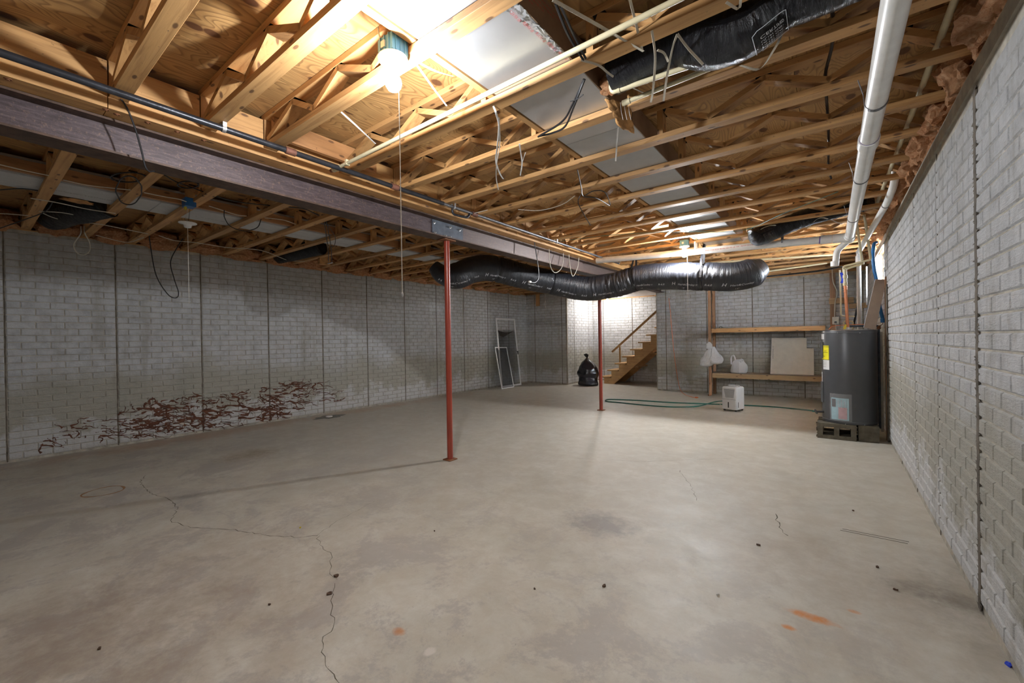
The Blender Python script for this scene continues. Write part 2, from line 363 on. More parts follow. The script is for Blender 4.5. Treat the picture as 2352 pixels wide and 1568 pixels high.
# ------------------------------------------------------------------ mesh helpers
class MB:
    def __init__(s): s.v = []; s.f = []; s.uv = None; s.smooth = False
    def add(s, vs, fs):
        o = len(s.v); s.v += [Vector(v) for v in vs]; s.f += [tuple(i+o for i in f) for f in fs]; return s
    def box(s, x0, x1, y0, y1, z0, z1, bev=0):
        if bev:
            b = bev; vs = []
            for z, i in ((z0, b), (z0+b, 0), (z1-b, 0), (z1, b)):
                vs += [(x0+i, y0+i, z), (x1-i, y0+i, z), (x1-i, y1-i, z), (x0+i, y1-i, z)]
            fs = [(3, 2, 1, 0), (12, 13, 14, 15)]
            for k in range(3):
                for j in range(4): fs.append((k*4+j, k*4+(j+1) % 4, k*4+4+(j+1) % 4, k*4+4+j))
            return s.add(vs, fs)
        return s.add([(x0, y0, z0), (x1, y0, z0), (x1, y1, z0), (x0, y1, z0), (x0, y0, z1), (x1, y0, z1), (x1, y1, z1), (x0, y1, z1)],
                     [(0, 3, 2, 1), (4, 5, 6, 7), (0, 1, 5, 4), (1, 2, 6, 5), (2, 3, 7, 6), (3, 0, 4, 7)])
    def beam(s, a, b, w, h, side=(0, 1, 0)):
        """box from a to b; w along side, h across"""
        a = Vector(a); b = Vector(b); d = (b-a).normalized(); sd = Vector(side); sd = (sd - d*sd.dot(d)).normalized(); n = d.cross(sd)
        vs = []
        for p in (a, b):
            for i, j in ((-1, -1), (1, -1), (1, 1), (-1, 1)): vs.append(p + sd*(w/2*i) + n*(h/2*j))
        return s.add(vs, [(0, 3, 2, 1), (4, 5, 6, 7), (0, 1, 5, 4), (1, 2, 6, 5), (2, 3, 7, 6), (3, 0, 4, 7)])
    def tube(s, pts, rad, seg=10, cap=True, rfun=None):
        pts = [Vector(p) for p in pts]; n = len(pts); rings = []; pn = None
        uvs = []; L = 0
        for i, p in enumerate(pts):
            d = (pts[min(i+1, n-1)] - pts[max(i-1, 0)]).normalized()
            if pn is None:
                pn = d.cross(Vector((0, 0, 1)) if abs(d.z) < .9 else Vector((1, 0, 0))).normalized()
            pn = (pn - d*pn.dot(d)).normalized(); bn = d.cross(pn)
            if i: L += (pts[i]-pts[i-1]).length
            r = rad(i/(n-1)) if callable(rad) else rad
            ring = []
            for k in range(seg):
                a = 2*math.pi*k/seg
                rr = r*(rfun(L, a) if rfun else 1)
                ring.append(p + (pn*math.cos(a) + bn*math.sin(a))*rr)
            rings.append(ring)
        o = len(s.v)
        for rg in rings: s.v += rg
        for i in range(n-1):
            for k in range(seg):
                a = o+i*seg+k; b = o+i*seg+(k+1) % seg
                s.f.append((a, b, b+seg, a+seg))
        if cap:
            s.f.append(tuple(o+k for k in reversed(range(seg)))); s.f.append(tuple(o+(n-1)*seg+k for k in range(seg)))
        s.smooth = True
        return s
    def cyl(s, a, b, r, seg=16, r2=None): return s.tube([a, b], (lambda t_: r+(r2-r)*t_) if r2 is not None else r, seg)
    def lathe(s, c, prof, seg=20, axis=(0, 0, 1)):
        c = Vector(c); axn = Vector(axis).normalized(); e1 = axn.orthogonal().normalized(); e2 = axn.cross(e1); o = len(s.v)
        for (r, h) in prof:
            for k in range(seg):
                a = 2*math.pi*k/seg; s.v.append(c + axn*h + (e1*math.cos(a)+e2*math.sin(a))*r)
        for i in range(len(prof)-1):
            for k in range(seg):
                a = o+i*seg+k; b = o+i*seg+(k+1) % seg; s.f.append((a, b, b+seg, a+seg))
        s.f.append(tuple(o+k for k in reversed(range(seg)))); s.f.append(tuple(o+(len(prof)-1)*seg+k for k in range(seg)))
        s.smooth = True
        return s
    def prism(s, poly, off):
        """polygon (list of 3D points) extruded by vector off"""
        off = Vector(off); n = len(poly); vs = [Vector(p) for p in poly] + [Vector(p)+off for p in poly]
        return s.add(vs, [tuple(range(n)), tuple(n+i for i in reversed(range(n)))] + [(i, n+i, n+(i+1) % n, (i+1) % n) for i in range(n)])
    def ribbon(s, pts, w, side, th=.0015):
        pts = [Vector(p) for p in pts]; sd = Vector(side).normalized() if not callable(side) else None
        n = len(pts); o = len(s.v)
        for i, p in enumerate(pts):
            d = (pts[min(i+1, n-1)]-pts[max(i-1, 0)]).normalized()
            q = side(i/(n-1)) if sd is None else sd
            q = Vector(q); q = q - d*q.dot(d)
            q = q.normalized() if q.length > 1e-4 else d.orthogonal().normalized()
            nn = d.cross(q)*th/2
            s.v += [p-q*w/2-nn, p+q*w/2-nn, p+q*w/2+nn, p-q*w/2+nn]
        for i in range(n-1):
            a = o+4*i
            for j in range(4): s.f.append((a+j, a+(j+1) % 4, a+4+(j+1) % 4, a+4+j))
        s.f.append((o+3, o+2, o+1, o)); e = o+4*(n-1); s.f.append((e, e+1, e+2, e+3))
        return s

def spline(pts, k=8):
    pts = [Vector(p) for p in pts]
    if len(pts) < 3: return [pts[0].lerp(pts[-1], i/k) for i in range(k+1)]
    P = [pts[0]*2-pts[1]] + pts + [pts[-1]*2-pts[-2]]; out = []
    for i in range(1, len(P)-2):
        for j in range(k):
            t_ = j/k; a, b, c_, d = P[i-1:i+3]
            out.append(.5*((2*b)+(c_-a)*t_+(2*a-5*b+4*c_-d)*t_*t_+(3*b-a-3*c_+d)*t_**3))
    out.append(pts[-1]); return out

def mesh_of(mb, name, mat, off=Vector((0, 0, 0))):
    me = bpy.data.meshes.new(name); me.from_pydata([v-off for v in mb.v], [], mb.f)
    me.materials.append(mat)
    bm = bmesh.new(); bm.from_mesh(me); bmesh.ops.recalc_face_normals(bm, faces=bm.faces); bm.to_mesh(me); bm.free()
    if mb.smooth:
        me.shade_smooth()
        if hasattr(me, 'set_sharp_from_angle'): me.set_sharp_from_angle(angle=math.radians(40))
    return me

def part(name, mb, mat, parent=None, label=None, kind=None, keep_origin=False):
    """one mesh object; vertices are given in world space"""
    if parent is None:
        if keep_origin: off = Vector((0, 0, 0))
        else:
            xs = [v.x for v in mb.v]; ys = [v.y for v in mb.v]; zs = [v.z for v in mb.v]
            off = Vector(((min(xs)+max(xs))/2, (min(ys)+max(ys))/2, min(zs)))
        ob = bpy.data.objects.new(name, mesh_of(mb, name, mat, off)); ob.location = off
    else:
        off = Vector(parent['_w'])
        ob = bpy.data.objects.new(name, mesh_of(mb, name, mat, off)); ob.parent = parent
    ob['_w'] = tuple(off); COL.objects.link(ob)
    if label: ob['label'] = label
    if kind: ob['kind'] = kind
    return ob
def tag(o, label, cat, group=None):
    o['label'] = label; o['category'] = cat
    if group: o['group'] = group
    return o
def thing(name, label, cat, loc, group=None):
    o = bpy.data.objects.new(name, None); o.location = loc; o.empty_display_size = .05; o['_w'] = tuple(loc); COL.objects.link(o)
    return tag(o, label, cat, group)
def single(name, mb, mat, label, cat, group=None): return tag(part(name, mb, mat), label, cat, group)
def struct(name, mb, mat): return part(name, mb, mat, None, None, 'structure', True)

def text_mb(body, size, place, depth=0.0):
    """flat lettering; place(u, v) gives the world point of a letter corner"""
    cu = bpy.data.curves.new('t', 'FONT'); cu.body = body; cu.size = size; cu.resolution_u = 2
    ob = bpy.data.objects.new('t', cu); COL.objects.link(ob)
    dg = bpy.context.evaluated_depsgraph_get(); me = bpy.data.meshes.new_from_object(ob.evaluated_get(dg))
    mb = MB(); vs = [v.co.copy() for v in me.vertices]
    mb.add([place(v.x, v.y) for v in vs], [tuple(p.vertices) for p in me.polygons])
    bpy.data.objects.remove(ob); bpy.data.curves.remove(cu); bpy.data.meshes.remove(me)
    return mb

ORD = ['first', 'second', 'third', 'fourth', 'fifth', 'sixth', 'seventh', 'eighth', 'ninth', 'tenth', 'eleventh', 'twelfth',
       'thirteenth', 'fourteenth', 'fifteenth', 'sixteenth', 'seventeenth', 'eighteenth', 'nineteenth', 'twentieth', 'twenty-first',
       'twenty-second', 'twenty-third', 'twenty-fourth', 'twenty-fifth']

# ------------------------------------------------------------------ room
XL, XR, YF, YB, ZW, ZJ, ZP = -7.233, 0.532, 10.25, -2.6, 2.585, 2.60, 2.833
NX0, NX1, NY = -5.86, -3.37, 11.85         # stair recess
TH = .2
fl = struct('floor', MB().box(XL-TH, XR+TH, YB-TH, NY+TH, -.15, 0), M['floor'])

def brick_mb(L, h, d, jit=0.0):
    """raised cast brick, chamfered, u along x, v along z, out of the wall towards -y"""
    b = .006; q = lambda: (R()-.5)*jit
    vs = [(0, 0, 0), (L, 0, 0), (L, 0, h), (0, 0, h), (b+q(), -d+q()*.4, b+q()), (L-b+q(), -d+q()*.4, b+q()), (L-b+q(), -d+q()*.4, h-b+q()), (b+q(), -d+q()*.4, h-b+q())]
    return MB().add(vs, [(4, 5, 6, 7), (0, 1, 5, 4), (1, 2, 6, 5), (2, 3, 7, 6), (3, 0, 4, 7)])
BL, BH, GAP, DEP = .2265, .0765, .0075, .008
BR = {}
def brick_meshes(nb):
    key = round(nb, 3)
    if key not in BR:
        BR[key] = [mesh_of(brick_mb(nb, BH-GAP, DEP, .004), 'brick', M['wall']) for _ in range(4)]
    return BR[key]

def bricks(wall, org, ud, nd, length, zmax, seam0, nobj, skip=None, z0=.03):
    """courses of bricks on a wall face: org at floor level, ud along the wall, nd out of the wall"""
    ud = Vector(ud); nd = Vector(nd); org = Vector(org); zz = Vector((0, 0, 1)); cells = []
    P4 = 4*BL; npan = int(length/P4)+2; rows = int((zmax-z0)/BH)
    for p in range(-1, npan):
        s0 = seam0 + p*P4
        for rw in range(rows):
            segs = [(0, 1), (1, 2), (2, 3), (3, 4)] if rw % 2 else [(0, .5), (.5, 1.5), (1.5, 2.5), (2.5, 3.5), (3.5, 4)]
            for a, b in segs:
                u0_ = s0+a*BL; u1_ = s0+b*BL
                u0_ += GAP/2 + (.006 if a == 0 else 0); u1_ -= GAP/2 + (.006 if b == 4 else 0)
                lo = max(u0_, .004); hi = min(u1_, length-.004)
                if hi-lo < .02: continue
                z = z0+rw*BH
                c = org+ud*((lo+hi)/2)+zz*(z+BH/2)
                if skip and skip(c): continue
                pr = project(c); score = 0
                if pr and -150 < pr[0] < 2500 and -150 < pr[1] < 1700: score = (hi-lo)*abs((c-CAM).normalized().dot(nd))/pr[2]**2
                cells.append((score, lo, hi, z))
    cells.sort(key=lambda t_: -t_[0])
    flip = ud.cross(zz).dot(nd) > 0
    rot = Matrix(((ud.x, -nd.x, 0), (ud.y, -nd.y, 0), (0, 0, 1))).to_4x4()
    rest = MB()
    for i, (sc_, lo, hi, z) in enumerate(cells):
        if i < nobj and sc_ > 0:
            L = hi-lo; me = random.choice(brick_meshes(L))
            ob = bpy.data.objects.new('brick', me); ob.parent = wall
            ob.matrix_local = Matrix.Translation(org+ud*lo+zz*z) @ rot
            COL.objects.link(ob)
        else:
            b_ = brick_mb(hi-lo, BH-GAP, DEP, .004)
            rest.add([org + ud*(v.x+lo) - nd*v.y + zz*(v.z+z) for v in b_.v], b_.f)
    if rest.v: part('distant_bricks', rest, M['wall'], wall, kind='stuff')
    for p in range(-1, npan+1):
        u = seam0+p*P4
        if 0 < u < length:
            q = org+ud*u+nd*.001
            if skip and skip(q+zz*2.2): continue
            mb = MB(); n = 34; pts = []
            for k in range(n+1): pts.append(q + ud*((R()-.5)*.004) + zz*(.01+k*(zmax-.02)/n))
            mb.ribbon(pts, .011, ud, .004)
            part('panel_joint', mb, M['seam'], wall)

wl = struct('wall_left', MB().box(XL-TH, XL, YB, YF+TH, 0, ZW), M['mortar'])
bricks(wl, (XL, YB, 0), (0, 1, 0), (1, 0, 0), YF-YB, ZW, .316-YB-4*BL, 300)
# right wall with the high window
WY0, WY1, WZ0, WZ1 = 7.05, 8.45, 1.90, 2.475
ZWR = 2.475
mbw = MB().box(XR, XR+TH, YB, WY0, 0, ZWR).box(XR, XR+TH, WY1, YF+TH, 0, ZWR).box(XR, XR+TH, WY0, WY1, 0, WZ0)
wr = struct('wall_right', mbw, M['mortar'])
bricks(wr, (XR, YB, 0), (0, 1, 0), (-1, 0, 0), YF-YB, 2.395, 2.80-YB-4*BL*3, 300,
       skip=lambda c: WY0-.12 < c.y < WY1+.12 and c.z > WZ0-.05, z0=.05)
part('ledge_band', MB().box(XR-.012, XR, YB, YF, 2.395, ZWR), M['concrete'], wr)
# rough open joint where two wall panels meet near the camera, and the dark corner behind the heater
mj = MB(); mj2 = MB()
for k in range(190):
    z = .01+R()*2.37; y = 2.80+(R()-.5)*.016; w_ = (.02+R()*.035)*(1 if R() > .5 else -1); h_ = .003+R()*.009
    mj.add([(XR-.0095, y, z-h_), (XR-.0095, y, z+h_), (XR-.0092, y+w_, z+h_*.4+(R()-.5)*.006), (XR-.006, y, z)], [(0, 1, 2), (0, 2, 3), (1, 3, 2)])
mj.ribbon([(XR-.006, 2.80+(R()-.5)*.012, .01+k*.0298) for k in range(80)], .038, (0, 1, 0), .006)
mj.smooth = False
part('rough_joint', mj, M['seam'], wr)
mj2.ribbon([(XR-.012, 6.60+(R()-.5)*.03, .01+k*.047) for k in range(40)], .09, (0, 1, 0), .016)
part('rusty_joint', mj2, M['seam'], wr)
# window
wn = struct('window_1', MB().box(XR+.10, XR+.13, WY0, WY1, WZ0, WZ0+.04).box(XR+.10, XR+.13, WY0, WY1, WZ1-.04, WZ1)
            .box(XR+.10, XR+.13, WY0, WY0+.04, WZ0, WZ1).box(XR+.10, XR+.13, WY1-.04, WY1, WZ0, WZ1).box(XR+.10, XR+.13, (WY0+WY1)/2-.015, (WY0+WY1)/2+.015, WZ0, WZ1), M['frame'])
part('pane', MB().box(XR+.112, XR+.118, WY0+.03, WY1-.03, WZ0+.03, WZ1-.03), M['glass'], wn)
# far wall, recess walls
wf = struct('wall_back', MB().box(NX1, XR, YF, YF+TH, 0, 2.47), M['mortar'])
bricks(wf, (NX1, YF, 0), (1, 0, 0), (0, -1, 0), XR-NX1, 2.45, .215, 300)
part('panel_end', MB().box(NX1-.012, NX1+.002, YF-.012, YF+TH, 0, 2.46), M['concrete'], wf)
wf2 = struct('wall_back_left', MB().box(XL, NX0, YF, YF+TH, 0, ZW), M['mortar'])
bricks(wf2, (XL, YF, 0), (1, 0, 0), (0, -1, 0), NX0-XL, ZW, .30, 150)
wnk = struct('wall_recess_side', MB().box(NX0-TH, NX0, YF+TH, NY, 0, ZW), M['mortar'])
bricks(wnk, (NX0, YF+.0, 0), (0, 1, 0), (1, 0, 0), NY-YF, ZW, .4, 0)
part('panel_end', MB().box(NX0-.03, NX0+.012, YF-.012, YF+.02, 0, ZW), M['concrete'], wnk)
wnb = struct('wall_recess_back', MB().box(NX0-TH, XR, NY, NY+TH, 0, 3.4), M['mortar'])
bricks(wnb, (NX0, NY, 0), (1, 0, 0), (0, -1, 0), 4.4, 3.3, .35, 120)
struct('wall_recess_end', MB().box(XR, XR+TH, YF+TH, NY+TH, 0, 3.4), M['mortar'])
struct('wall_front', MB().box(XL-TH, XR+TH, YB-TH, YB, 0, ZP+.05), M['wall'])
struct('trim_4', MB().box(XL-.20, XL-.165, YB, NY, ZW-.1, ZP+.02), M['wood_y'])
struct('trim_5', MB().box(XR+.165, XR+.20, YB, NY, ZW-.1, ZP+.02), M['wood_y'])
struct('trim_6', MB().box(XL-.2, NX0, YF+.165, YF+.20, ZW-.1, ZP+.02).box(NX1, XR+.2, YF+.165, YF+.20, 2.40, ZP+.02).box(NX0, NX1, YF+.165, YF+.2, 2.6, ZP+.02), M['wood_x'])
struct('trim_7', MB().box(XL-.2, XR+.2, NY+.05, NY+.09, 2.3, 3.4), M['wood_x'])
# sill plates
struct('trim_1', MB().box(XL-.14, XL-.01, YB, YF, ZW, ZW+.015), M['wood_y'])
struct('trim_2', MB().box(XR+.05, XR+.18, YB, YF, ZWR, ZW+.015), M['wood_y'])
struct('trim_3', MB().box(NX1, XR, YF+.01, YF+.14, 2.47, 2.60), M['wood_x'])

# plywood deck: a ceiling made of sheets
ce = struct('ceiling', MB().box(XL-.3, XR+.3, YB-.2, NY+.3, ZP+.02, ZP+.06), M['seam'])
nx = 7; sx = 1.22; k = 0
x0c = XL-.25
for i in range(nx):
    y = YB - (1.22 if i % 2 else 0)
    while y < NY:
        a, b = max(y, YB-.1), min(y+2.44, NY+.2)
        xa = x0c+i*sx; xb = min(xa+sx, XR+.2)
        if xb > xa+.05:
            part('plywood_sheet', MB().box(xa+.0015, xb-.0015, a+.0015, b-.0015, ZP, ZP+.0195), M['ply'], ce)
        y += 2.44

# ------------------------------------------------------------------ steel beam, plates, columns
BX = -3.262; Z0B, Z1B = 2.345, 2.535
bm_ = thing('steel_beam', 'long rust-brown steel I-beam running down the room on two red posts', 'beam', (BX, YB, Z0B))
fwid = .085
part('bottom_flange', MB().box(BX-fwid, BX+fwid, YB, YF+.12, Z0B, Z0B+.012), M['flange'], bm_)
part('top_flange', MB().box(BX-fwid, BX+fwid, YB, YF+.12, Z1B-.012, Z1B), M['flange'], bm_)
part('web_plate', MB().box(BX-.005, BX+.005, YB, YF+.12, Z0B+.012, Z1B-.012), M['steel'], bm_)
ys0 = ax(993, 520, BX+.012).y; ys1 = ax(1063, 540, BX+.012).y
spl = part('splice_plate', MB().box(BX+.005, BX+.013, ys0, ys1, Z0B+.014, Z1B-.014), M['plate'], bm_, 'grey bolted splice plate')
for (px, py) in ((999, 511), (1000.5, 534), (1036, 522), (1058, 528), (1024.5, 541), (1035, 544)):
    q = ax(px, py, BX+.03)
    part('bolt', MB().lathe((BX+.013, q.y, min(max(q.z, Z0B+.03), Z1B-.03)), [(.013, 0), (.013, .003), (.009, .004), (.009, .012), (.006, .013), (.006, .026)], 8, (1, 0, 0)), M['bolt'], spl)
tb = thing('beam_plate', 'wide wooden plate bolted along the top of the steel beam', 'plank', (BX, YB, Z1B))
y = YB; i = 0
while y < YF:
    y2 = min(y+[3.1, 3.66, 3.4][i % 3], YF); i += 1
    part('plank', MB().box(BX-.19, BX+.205, y+.002, y2-.002, ZJ-.062, ZJ-.002), M['wood_y'], tb); y = y2
for (px, py) in ((18, 181), (243, 251), (268, 262), (339, 281), (407, 302), (468, 322)):
    q = az(px, py, ZJ-.062)
    if q.x < BX+.19: part('washer', MB().lathe((q.x, q.y, ZJ-.0625), [(.014, 0), (.014, -.003), (.007, -.003), (.006, -.006)], 12), M['rust'], tb)
# blocking boards between the trusses along the beam
RY = [-2.1, -1.6, -1.1, -.55, .02, .505, .918, 1.28, 1.835, 2.345, 2.868, 3.358, 3.846, 4.35, 4.84, 5.33, 5.82, 6.31, 6.8, 7.29, 7.78, 8.27, 8.76, 9.25, 9.74]
LY = [-2.1, -1.6, -1.1, -.55, -.02, .442, .915, 1.345, 1.895, 2.385, 2.895, 3.40, 3.89, 4.38, 4.87, 5.36, 5.85, 6.34, 6.83, 7.32, 7.81, 8.30, 8.79, 9.28, 9.77]
CW = .078
VR = [i for i, y in enumerate(RY) if y > -.3]; VL = [i for i, y in enumerate(LY) if y > -.3]
for i in range(3, len(RY)-1):
    nm = ORD[i-3]
    single('blocking_board', MB().box(-3.105, -3.067, RY[i]+CW+.004, RY[i+1]-.004, ZJ, ZP-.04), M['wood_y'],
           f'short upright blocking board over the beam, {nm} from the camera on the right', 'board', 'blocking boards over the beam')

def col(y, label, bare):
    c_ = thing('steel_column', label, 'column', (BX, y, 0), 'red steel columns')
    part('shaft', MB().cyl((BX, y, .012), (BX, y, Z0B-.012 - (.28 if bare else 0)), .031, 24), M['red'], c_)
    if bare: part('bare_top', MB().cyl((BX, y, Z0B-.292), (BX, y, Z0B-.012), .03, 24), M['steel'], c_, 'unpainted brown upper end')
    part('base_plate', MB().box(BX-.055, BX+.055, y-.055, y+.055, 0, .012, .002), M['rust'], c_)
    part('cap_plate', MB().box(BX-.06, BX+.06, y-.08, y+.08, Z0B-.012, Z0B-.0005, .002), M['rust'], c_)
    return c_
col(3.17, 'tall red steel post nearest the camera, under the bolted splice plate', False)
col(6.87, 'tall red steel post farther back beside the black bin bag', True)

# ------------------------------------------------------------------ floor trusses
def truss(xs, posts, webs, y, name, label, group, diamond=()):
    t_ = thing('floor_truss', label, 'truss', ((xs[0]+xs[1])/2, y, ZJ), group)
    yc = y+CW/2
    part('bottom_chord', MB().box(xs[0], xs[1], y, y+CW, ZJ, ZJ+.036, .0015), M['wood_x'], t_)
    part('top_chord', MB().box(xs[0], xs[1], y, y+CW, ZP-.0375, ZP-.0015, .0015), M['wood_x'], t_)
    for px in posts: part('post', MB().box(px-.018, px+.018, y+.002, y+CW-.002, ZJ+.0365, ZP-.038), M['wood_z'], t_)
    for (a, b) in webs:
        za, zb = ZJ+.030, ZP-.032
        if b < 0: za, zb = zb, za; b = -b
        p, q = Vector((a[0], yc, ZJ+.052 if a[1] == 0 else ZP-.052)), Vector((a[2], yc, ZJ+.052 if a[3] == 0 else ZP-.052))
        d = (q-p).normalized()
        part('web', MB().beam(p-d*.008, q+d*.008, CW-.006, .034), M['wood_x'], t_)
    gap_mb = MB()
    for (a, b) in webs:
        for xx, up_ in ((a[0], a[1]), (a[2], a[3])):
            if up_:
                gap_mb.box(xx-.045, xx+.035, y+.003, y+CW-.003, ZP-.0395, ZP-.0375)
                gap_mb.box(xx-.03, xx+.03, y+CW-.0005, y+CW+.0015, ZP-.06, ZP-.008)
    part('gap_patches', gap_mb, M['ink'], t_, kind='stuff')  # black patches paint in the dark gaps beside the upper web joints
    return t_
def zig(pts): return [((pts[i][0], pts[i][1], pts[i+1][0], pts[i+1][1]), 1) for i in range(len(pts)-1)]
def copy_tree(o, parent=None):
    c_ = o.copy(); COL.objects.link(c_); c_.parent = parent
    for ch in [x for x in ALLOBJ if x.parent == o]: copy_tree(ch, c_)
    return c_
wR = zig([(-3.02, 0), (-2.67, 1), (-2.42, 0), (-2.15, 1), (-1.84, 0), (-1.62, 1)]) + zig([(-.86, 1), (-.60, 0), (-.30, 1), (0.0, 0), (.30, 1), (.50, 0)])
protoR = truss((-3.10, XR+.12), (-3.08, -1.575, -.905, .60), wR, RY[4], 'r', 'open-web timber floor truss on the right', 'trusses right of the beam')
wL = zig([(-7.12, 0), (-6.9, 1), (-6.6, 0), (-6.34, 1), (-6.08, 0), (-5.84, 1)]) + zig([(-4.88, 1), (-4.62, 0), (-4.36, 1), (-4.08, 0), (-3.80, 1), (-3.55, 0)])
protoL = truss((XL-.12, -3.425), (-7.3, -5.72, -4.95, -3.45), wL, LY[4], 'l', 'open-web timber floor truss on the left', 'trusses left of the beam')
def side_label(side, i, y):
    j = i-4
    return f'open-web timber floor truss {side} of the beam, {ORD[j] if j >= 0 else "hidden"} in view from the camera'
kids = {protoR.name: [o for o in COL.objects if o.parent == protoR], protoL.name: [o for o in COL.objects if o.parent == protoL]}
for proto, Ys, side in ((protoR, RY, 'right'), (protoL, LY, 'left')):
    proto['label'] = side_label(side, 4, 0); base = proto.location.copy()
    for i, y in enumerate(Ys):
        if i == 4 or i < 3: continue
        c_ = proto.copy(); COL.objects.link(c_); c_.location = (base.x, y, base.z)
        for ch in kids[proto.name]:
            d = ch.copy(); COL.objects.link(d); d.parent = c_
        c_['label'] = side_label(side, i, y) if i > 4 else f'open-web timber floor truss {side} of the beam, just overhead of the camera'

# long boards laid through the trusses beside the ducts
single('strongback', MB().box(-1.535, -1.497, -.6, 9.9, ZJ+.04, ZJ+.125), M['wood_y'], 'long brown board laid through the trusses beside the foil duct', 'board')
single('strongback', MB().box(-5.06, -5.02, -.6, 9.9, ZJ+.04, ZJ+.135), M['wood_red'], 'long brown board laid through the left trusses beside the white duct', 'board')
single('rough_board', MB().box(-3.0, -2.965, 1.30, 2.1, ZJ+.06, ZP-.045), M['wood_red'], 'reddish rough board between trusses behind the black pipe', 'board')

# ------------------------------------------------------------------ rectangular ducts
DX0, DX1, DZ0, DZ1 = -1.485, -1.0, ZJ+.0385, ZP-.042
rd = thing('trunk_duct', 'silver foil-faced rectangular duct through the right-hand trusses', 'duct', ((DX0+DX1)/2, -.5, DZ0))
for i, (a, b) in enumerate(((-.5, 1.36), (1.36, 2.62), (2.62, 3.86), (3.86, 5.1), (5.1, 6.3), (6.3, 7.5))):
    part('duct_section', MB().box(DX0, DX1-.004, a+.001, b-.001, DZ0, DZ1, .004), M['foil'] if i < 2 or i > 4 else M['board'], rd)
    part('side_panel', MB().box(DX1-.004, DX1, a+.004, b-.004, DZ0+.001, DZ1-.002), M['board_side'], rd, 'brown side face')
tp = MB()
for i in range(46):
    y = 1.34+R()*.42; x = DX1-.004-abs(R()-.2)*.06*(1.1-(y-1.34)); a = R()*6.28; q_ = .006+R()*.016
    tp.add([(x+math.cos(a+k*1.57+R()*.4)*q_ - (.0 if True else 0), y+math.sin(a+k*1.57+R()*.4)*q_*1.5, DZ0-.001-R()*.010) for k in range(4)], [(0, 1, 2), (0, 2, 3)])
tp.v = [Vector((min(v.x, DX1+.006), v.y, v.z)) for v in tp.v]
part('foil_tape', tp, M['foil'], rd, 'crumpled silver tape at the corner')
for k in range(5):
    y = 1.40+k*.085
    part('red_print', text_mb('FLEX FIX 181', .022, lambda u, v, y=y, k=k: Vector((DX1-.055+k*.008+v, y+u*.6, DZ0-.0085))), M['redink'], rd)
    part('red_print', text_mb('FLEX FIX 181B-FX', .028, lambda u, v, y=y, k=k: Vector((DX1+.0012, y-.2+u*1.0, DZ0+.03+k*.022+v*.4))), M['redink'], rd)
ld = thing('trunk_duct', 'flat white rectangular duct through the left-hand trusses', 'duct', (-5.34, -.5, DZ0))
for a, b in ((-.5, 1.2), (1.2, 2.42), (2.42, 3.64), (3.64, 4.86), (4.86, 6.0)):
    part('duct_section', MB().box(-5.555, -5.13, a+.001, b-.001, DZ0, DZ1, .004), M['white_board'], ld)
for (a, z_, sz) in ((.62, 0, .026), (.42, .02, .022), (1.55, .03, .024), (2.1, .02, .02), (2.55, .03, .02), (3.1, .02, .02)):
    part('print', text_mb('ft. ~ per 4 1/2 IN-4A6 CSPE', sz, lambda u, v, a=a: Vector((-5.38-v, a+u, DZ0-.001))), M['ink'], ld)

# ------------------------------------------------------------------ flexible ducts
def flexible(name, label, pts, rad, segs=30, step=.012, seed=1, wr=.03, pinch=(), group=None, taper=None, film='film'):
    P = spline(pts, 10); L = [0]
    for i in range(1, len(P)): L.append(L[-1]+(P[i]-P[i-1]).length)
    T = L[-1]; n = int(T/step)
    def at(s_):
        s_ = min(max(s_, 0), T-1e-6); i = 0
        lo, hi = 0, len(L)-1
        while hi-lo > 1:
            m = (lo+hi)//2
            if L[m] <= s_: lo = m
            else: hi = m
        f_ = (s_-L[lo])/(L[lo+1]-L[lo]); return P[lo].lerp(P[lo+1], f_)
    def rr(s_, a):
        ca, sa = math.cos(a), math.sin(a)
        cr = .25+2.2*max(0, noise.noise(Vector((s_*1.7+seed, 0, 5)))+.12)
        w = (noise.noise(Vector((s_*26+ca*1.5, ca*1.3, sa*1.3+seed)))*.7 + noise.noise(Vector((s_*52+ca*3, ca*3, sa*3+seed)))*.45)*cr
        w2 = noise.noise(Vector((s_*3.5, ca*.7+seed, sa*.7)))
        r_ = rad*(1+wr*w+.03*w2)
        for (ps, amt) in pinch: r_ *= 1-amt*math.exp(-((s_-ps)/.022)**2)
        if taper: r_ *= taper(s_/T)
        return r_
    def frame(s_):
        d = (at(s_+.03)-at(s_-.03)).normalized(); e2 = (Vector((0, 0, 1))-d*d.z).normalized(); e1 = d.cross(e2); return at(s_), e1, e2, d
    def surf(s_, a, off=0):
        c_, e1, e2, d = frame(s_); q = rr(s_, a)+off; return c_+e1*math.cos(a)*q+e2*math.sin(a)*q
    mb = MB(); mb.smooth = True
    for i in range(n+1):
        s_ = T*i/n; c_, e1, e2, d = frame(s_)
        for k in range(segs):
            a = 2*math.pi*k/segs; q = rr(s_, a); mb.v.append(c_+e1*math.cos(a)*q+e2*math.sin(a)*q)
    for i in range(n):
        for k in range(segs):
            a = i*segs+k; b = i*segs+(k+1) % segs; mb.f.append((a, b, b+segs, a+segs))
    mb.f.append(tuple(range(segs))); mb.f.append(tuple(n*segs+k for k in range(segs)))
    lowest = min(v.z for v in mb.v)
    t_ = thing(name, label, 'duct', (at(T/2).x, at(T/2).y, lowest), group)
    ob = part('sleeve', mb, M[film], t_)
    me = ob.data; uvl = me.uv_layers.new(name='UVMap')
    for p in me.polygons:
        for li in p.loop_indices:
            vi = me.loops[li].vertex_index; uvl.data[li].uv = (T*(vi//segs)/n, (vi % segs)/segs)
    return t_, surf, T, at, rr

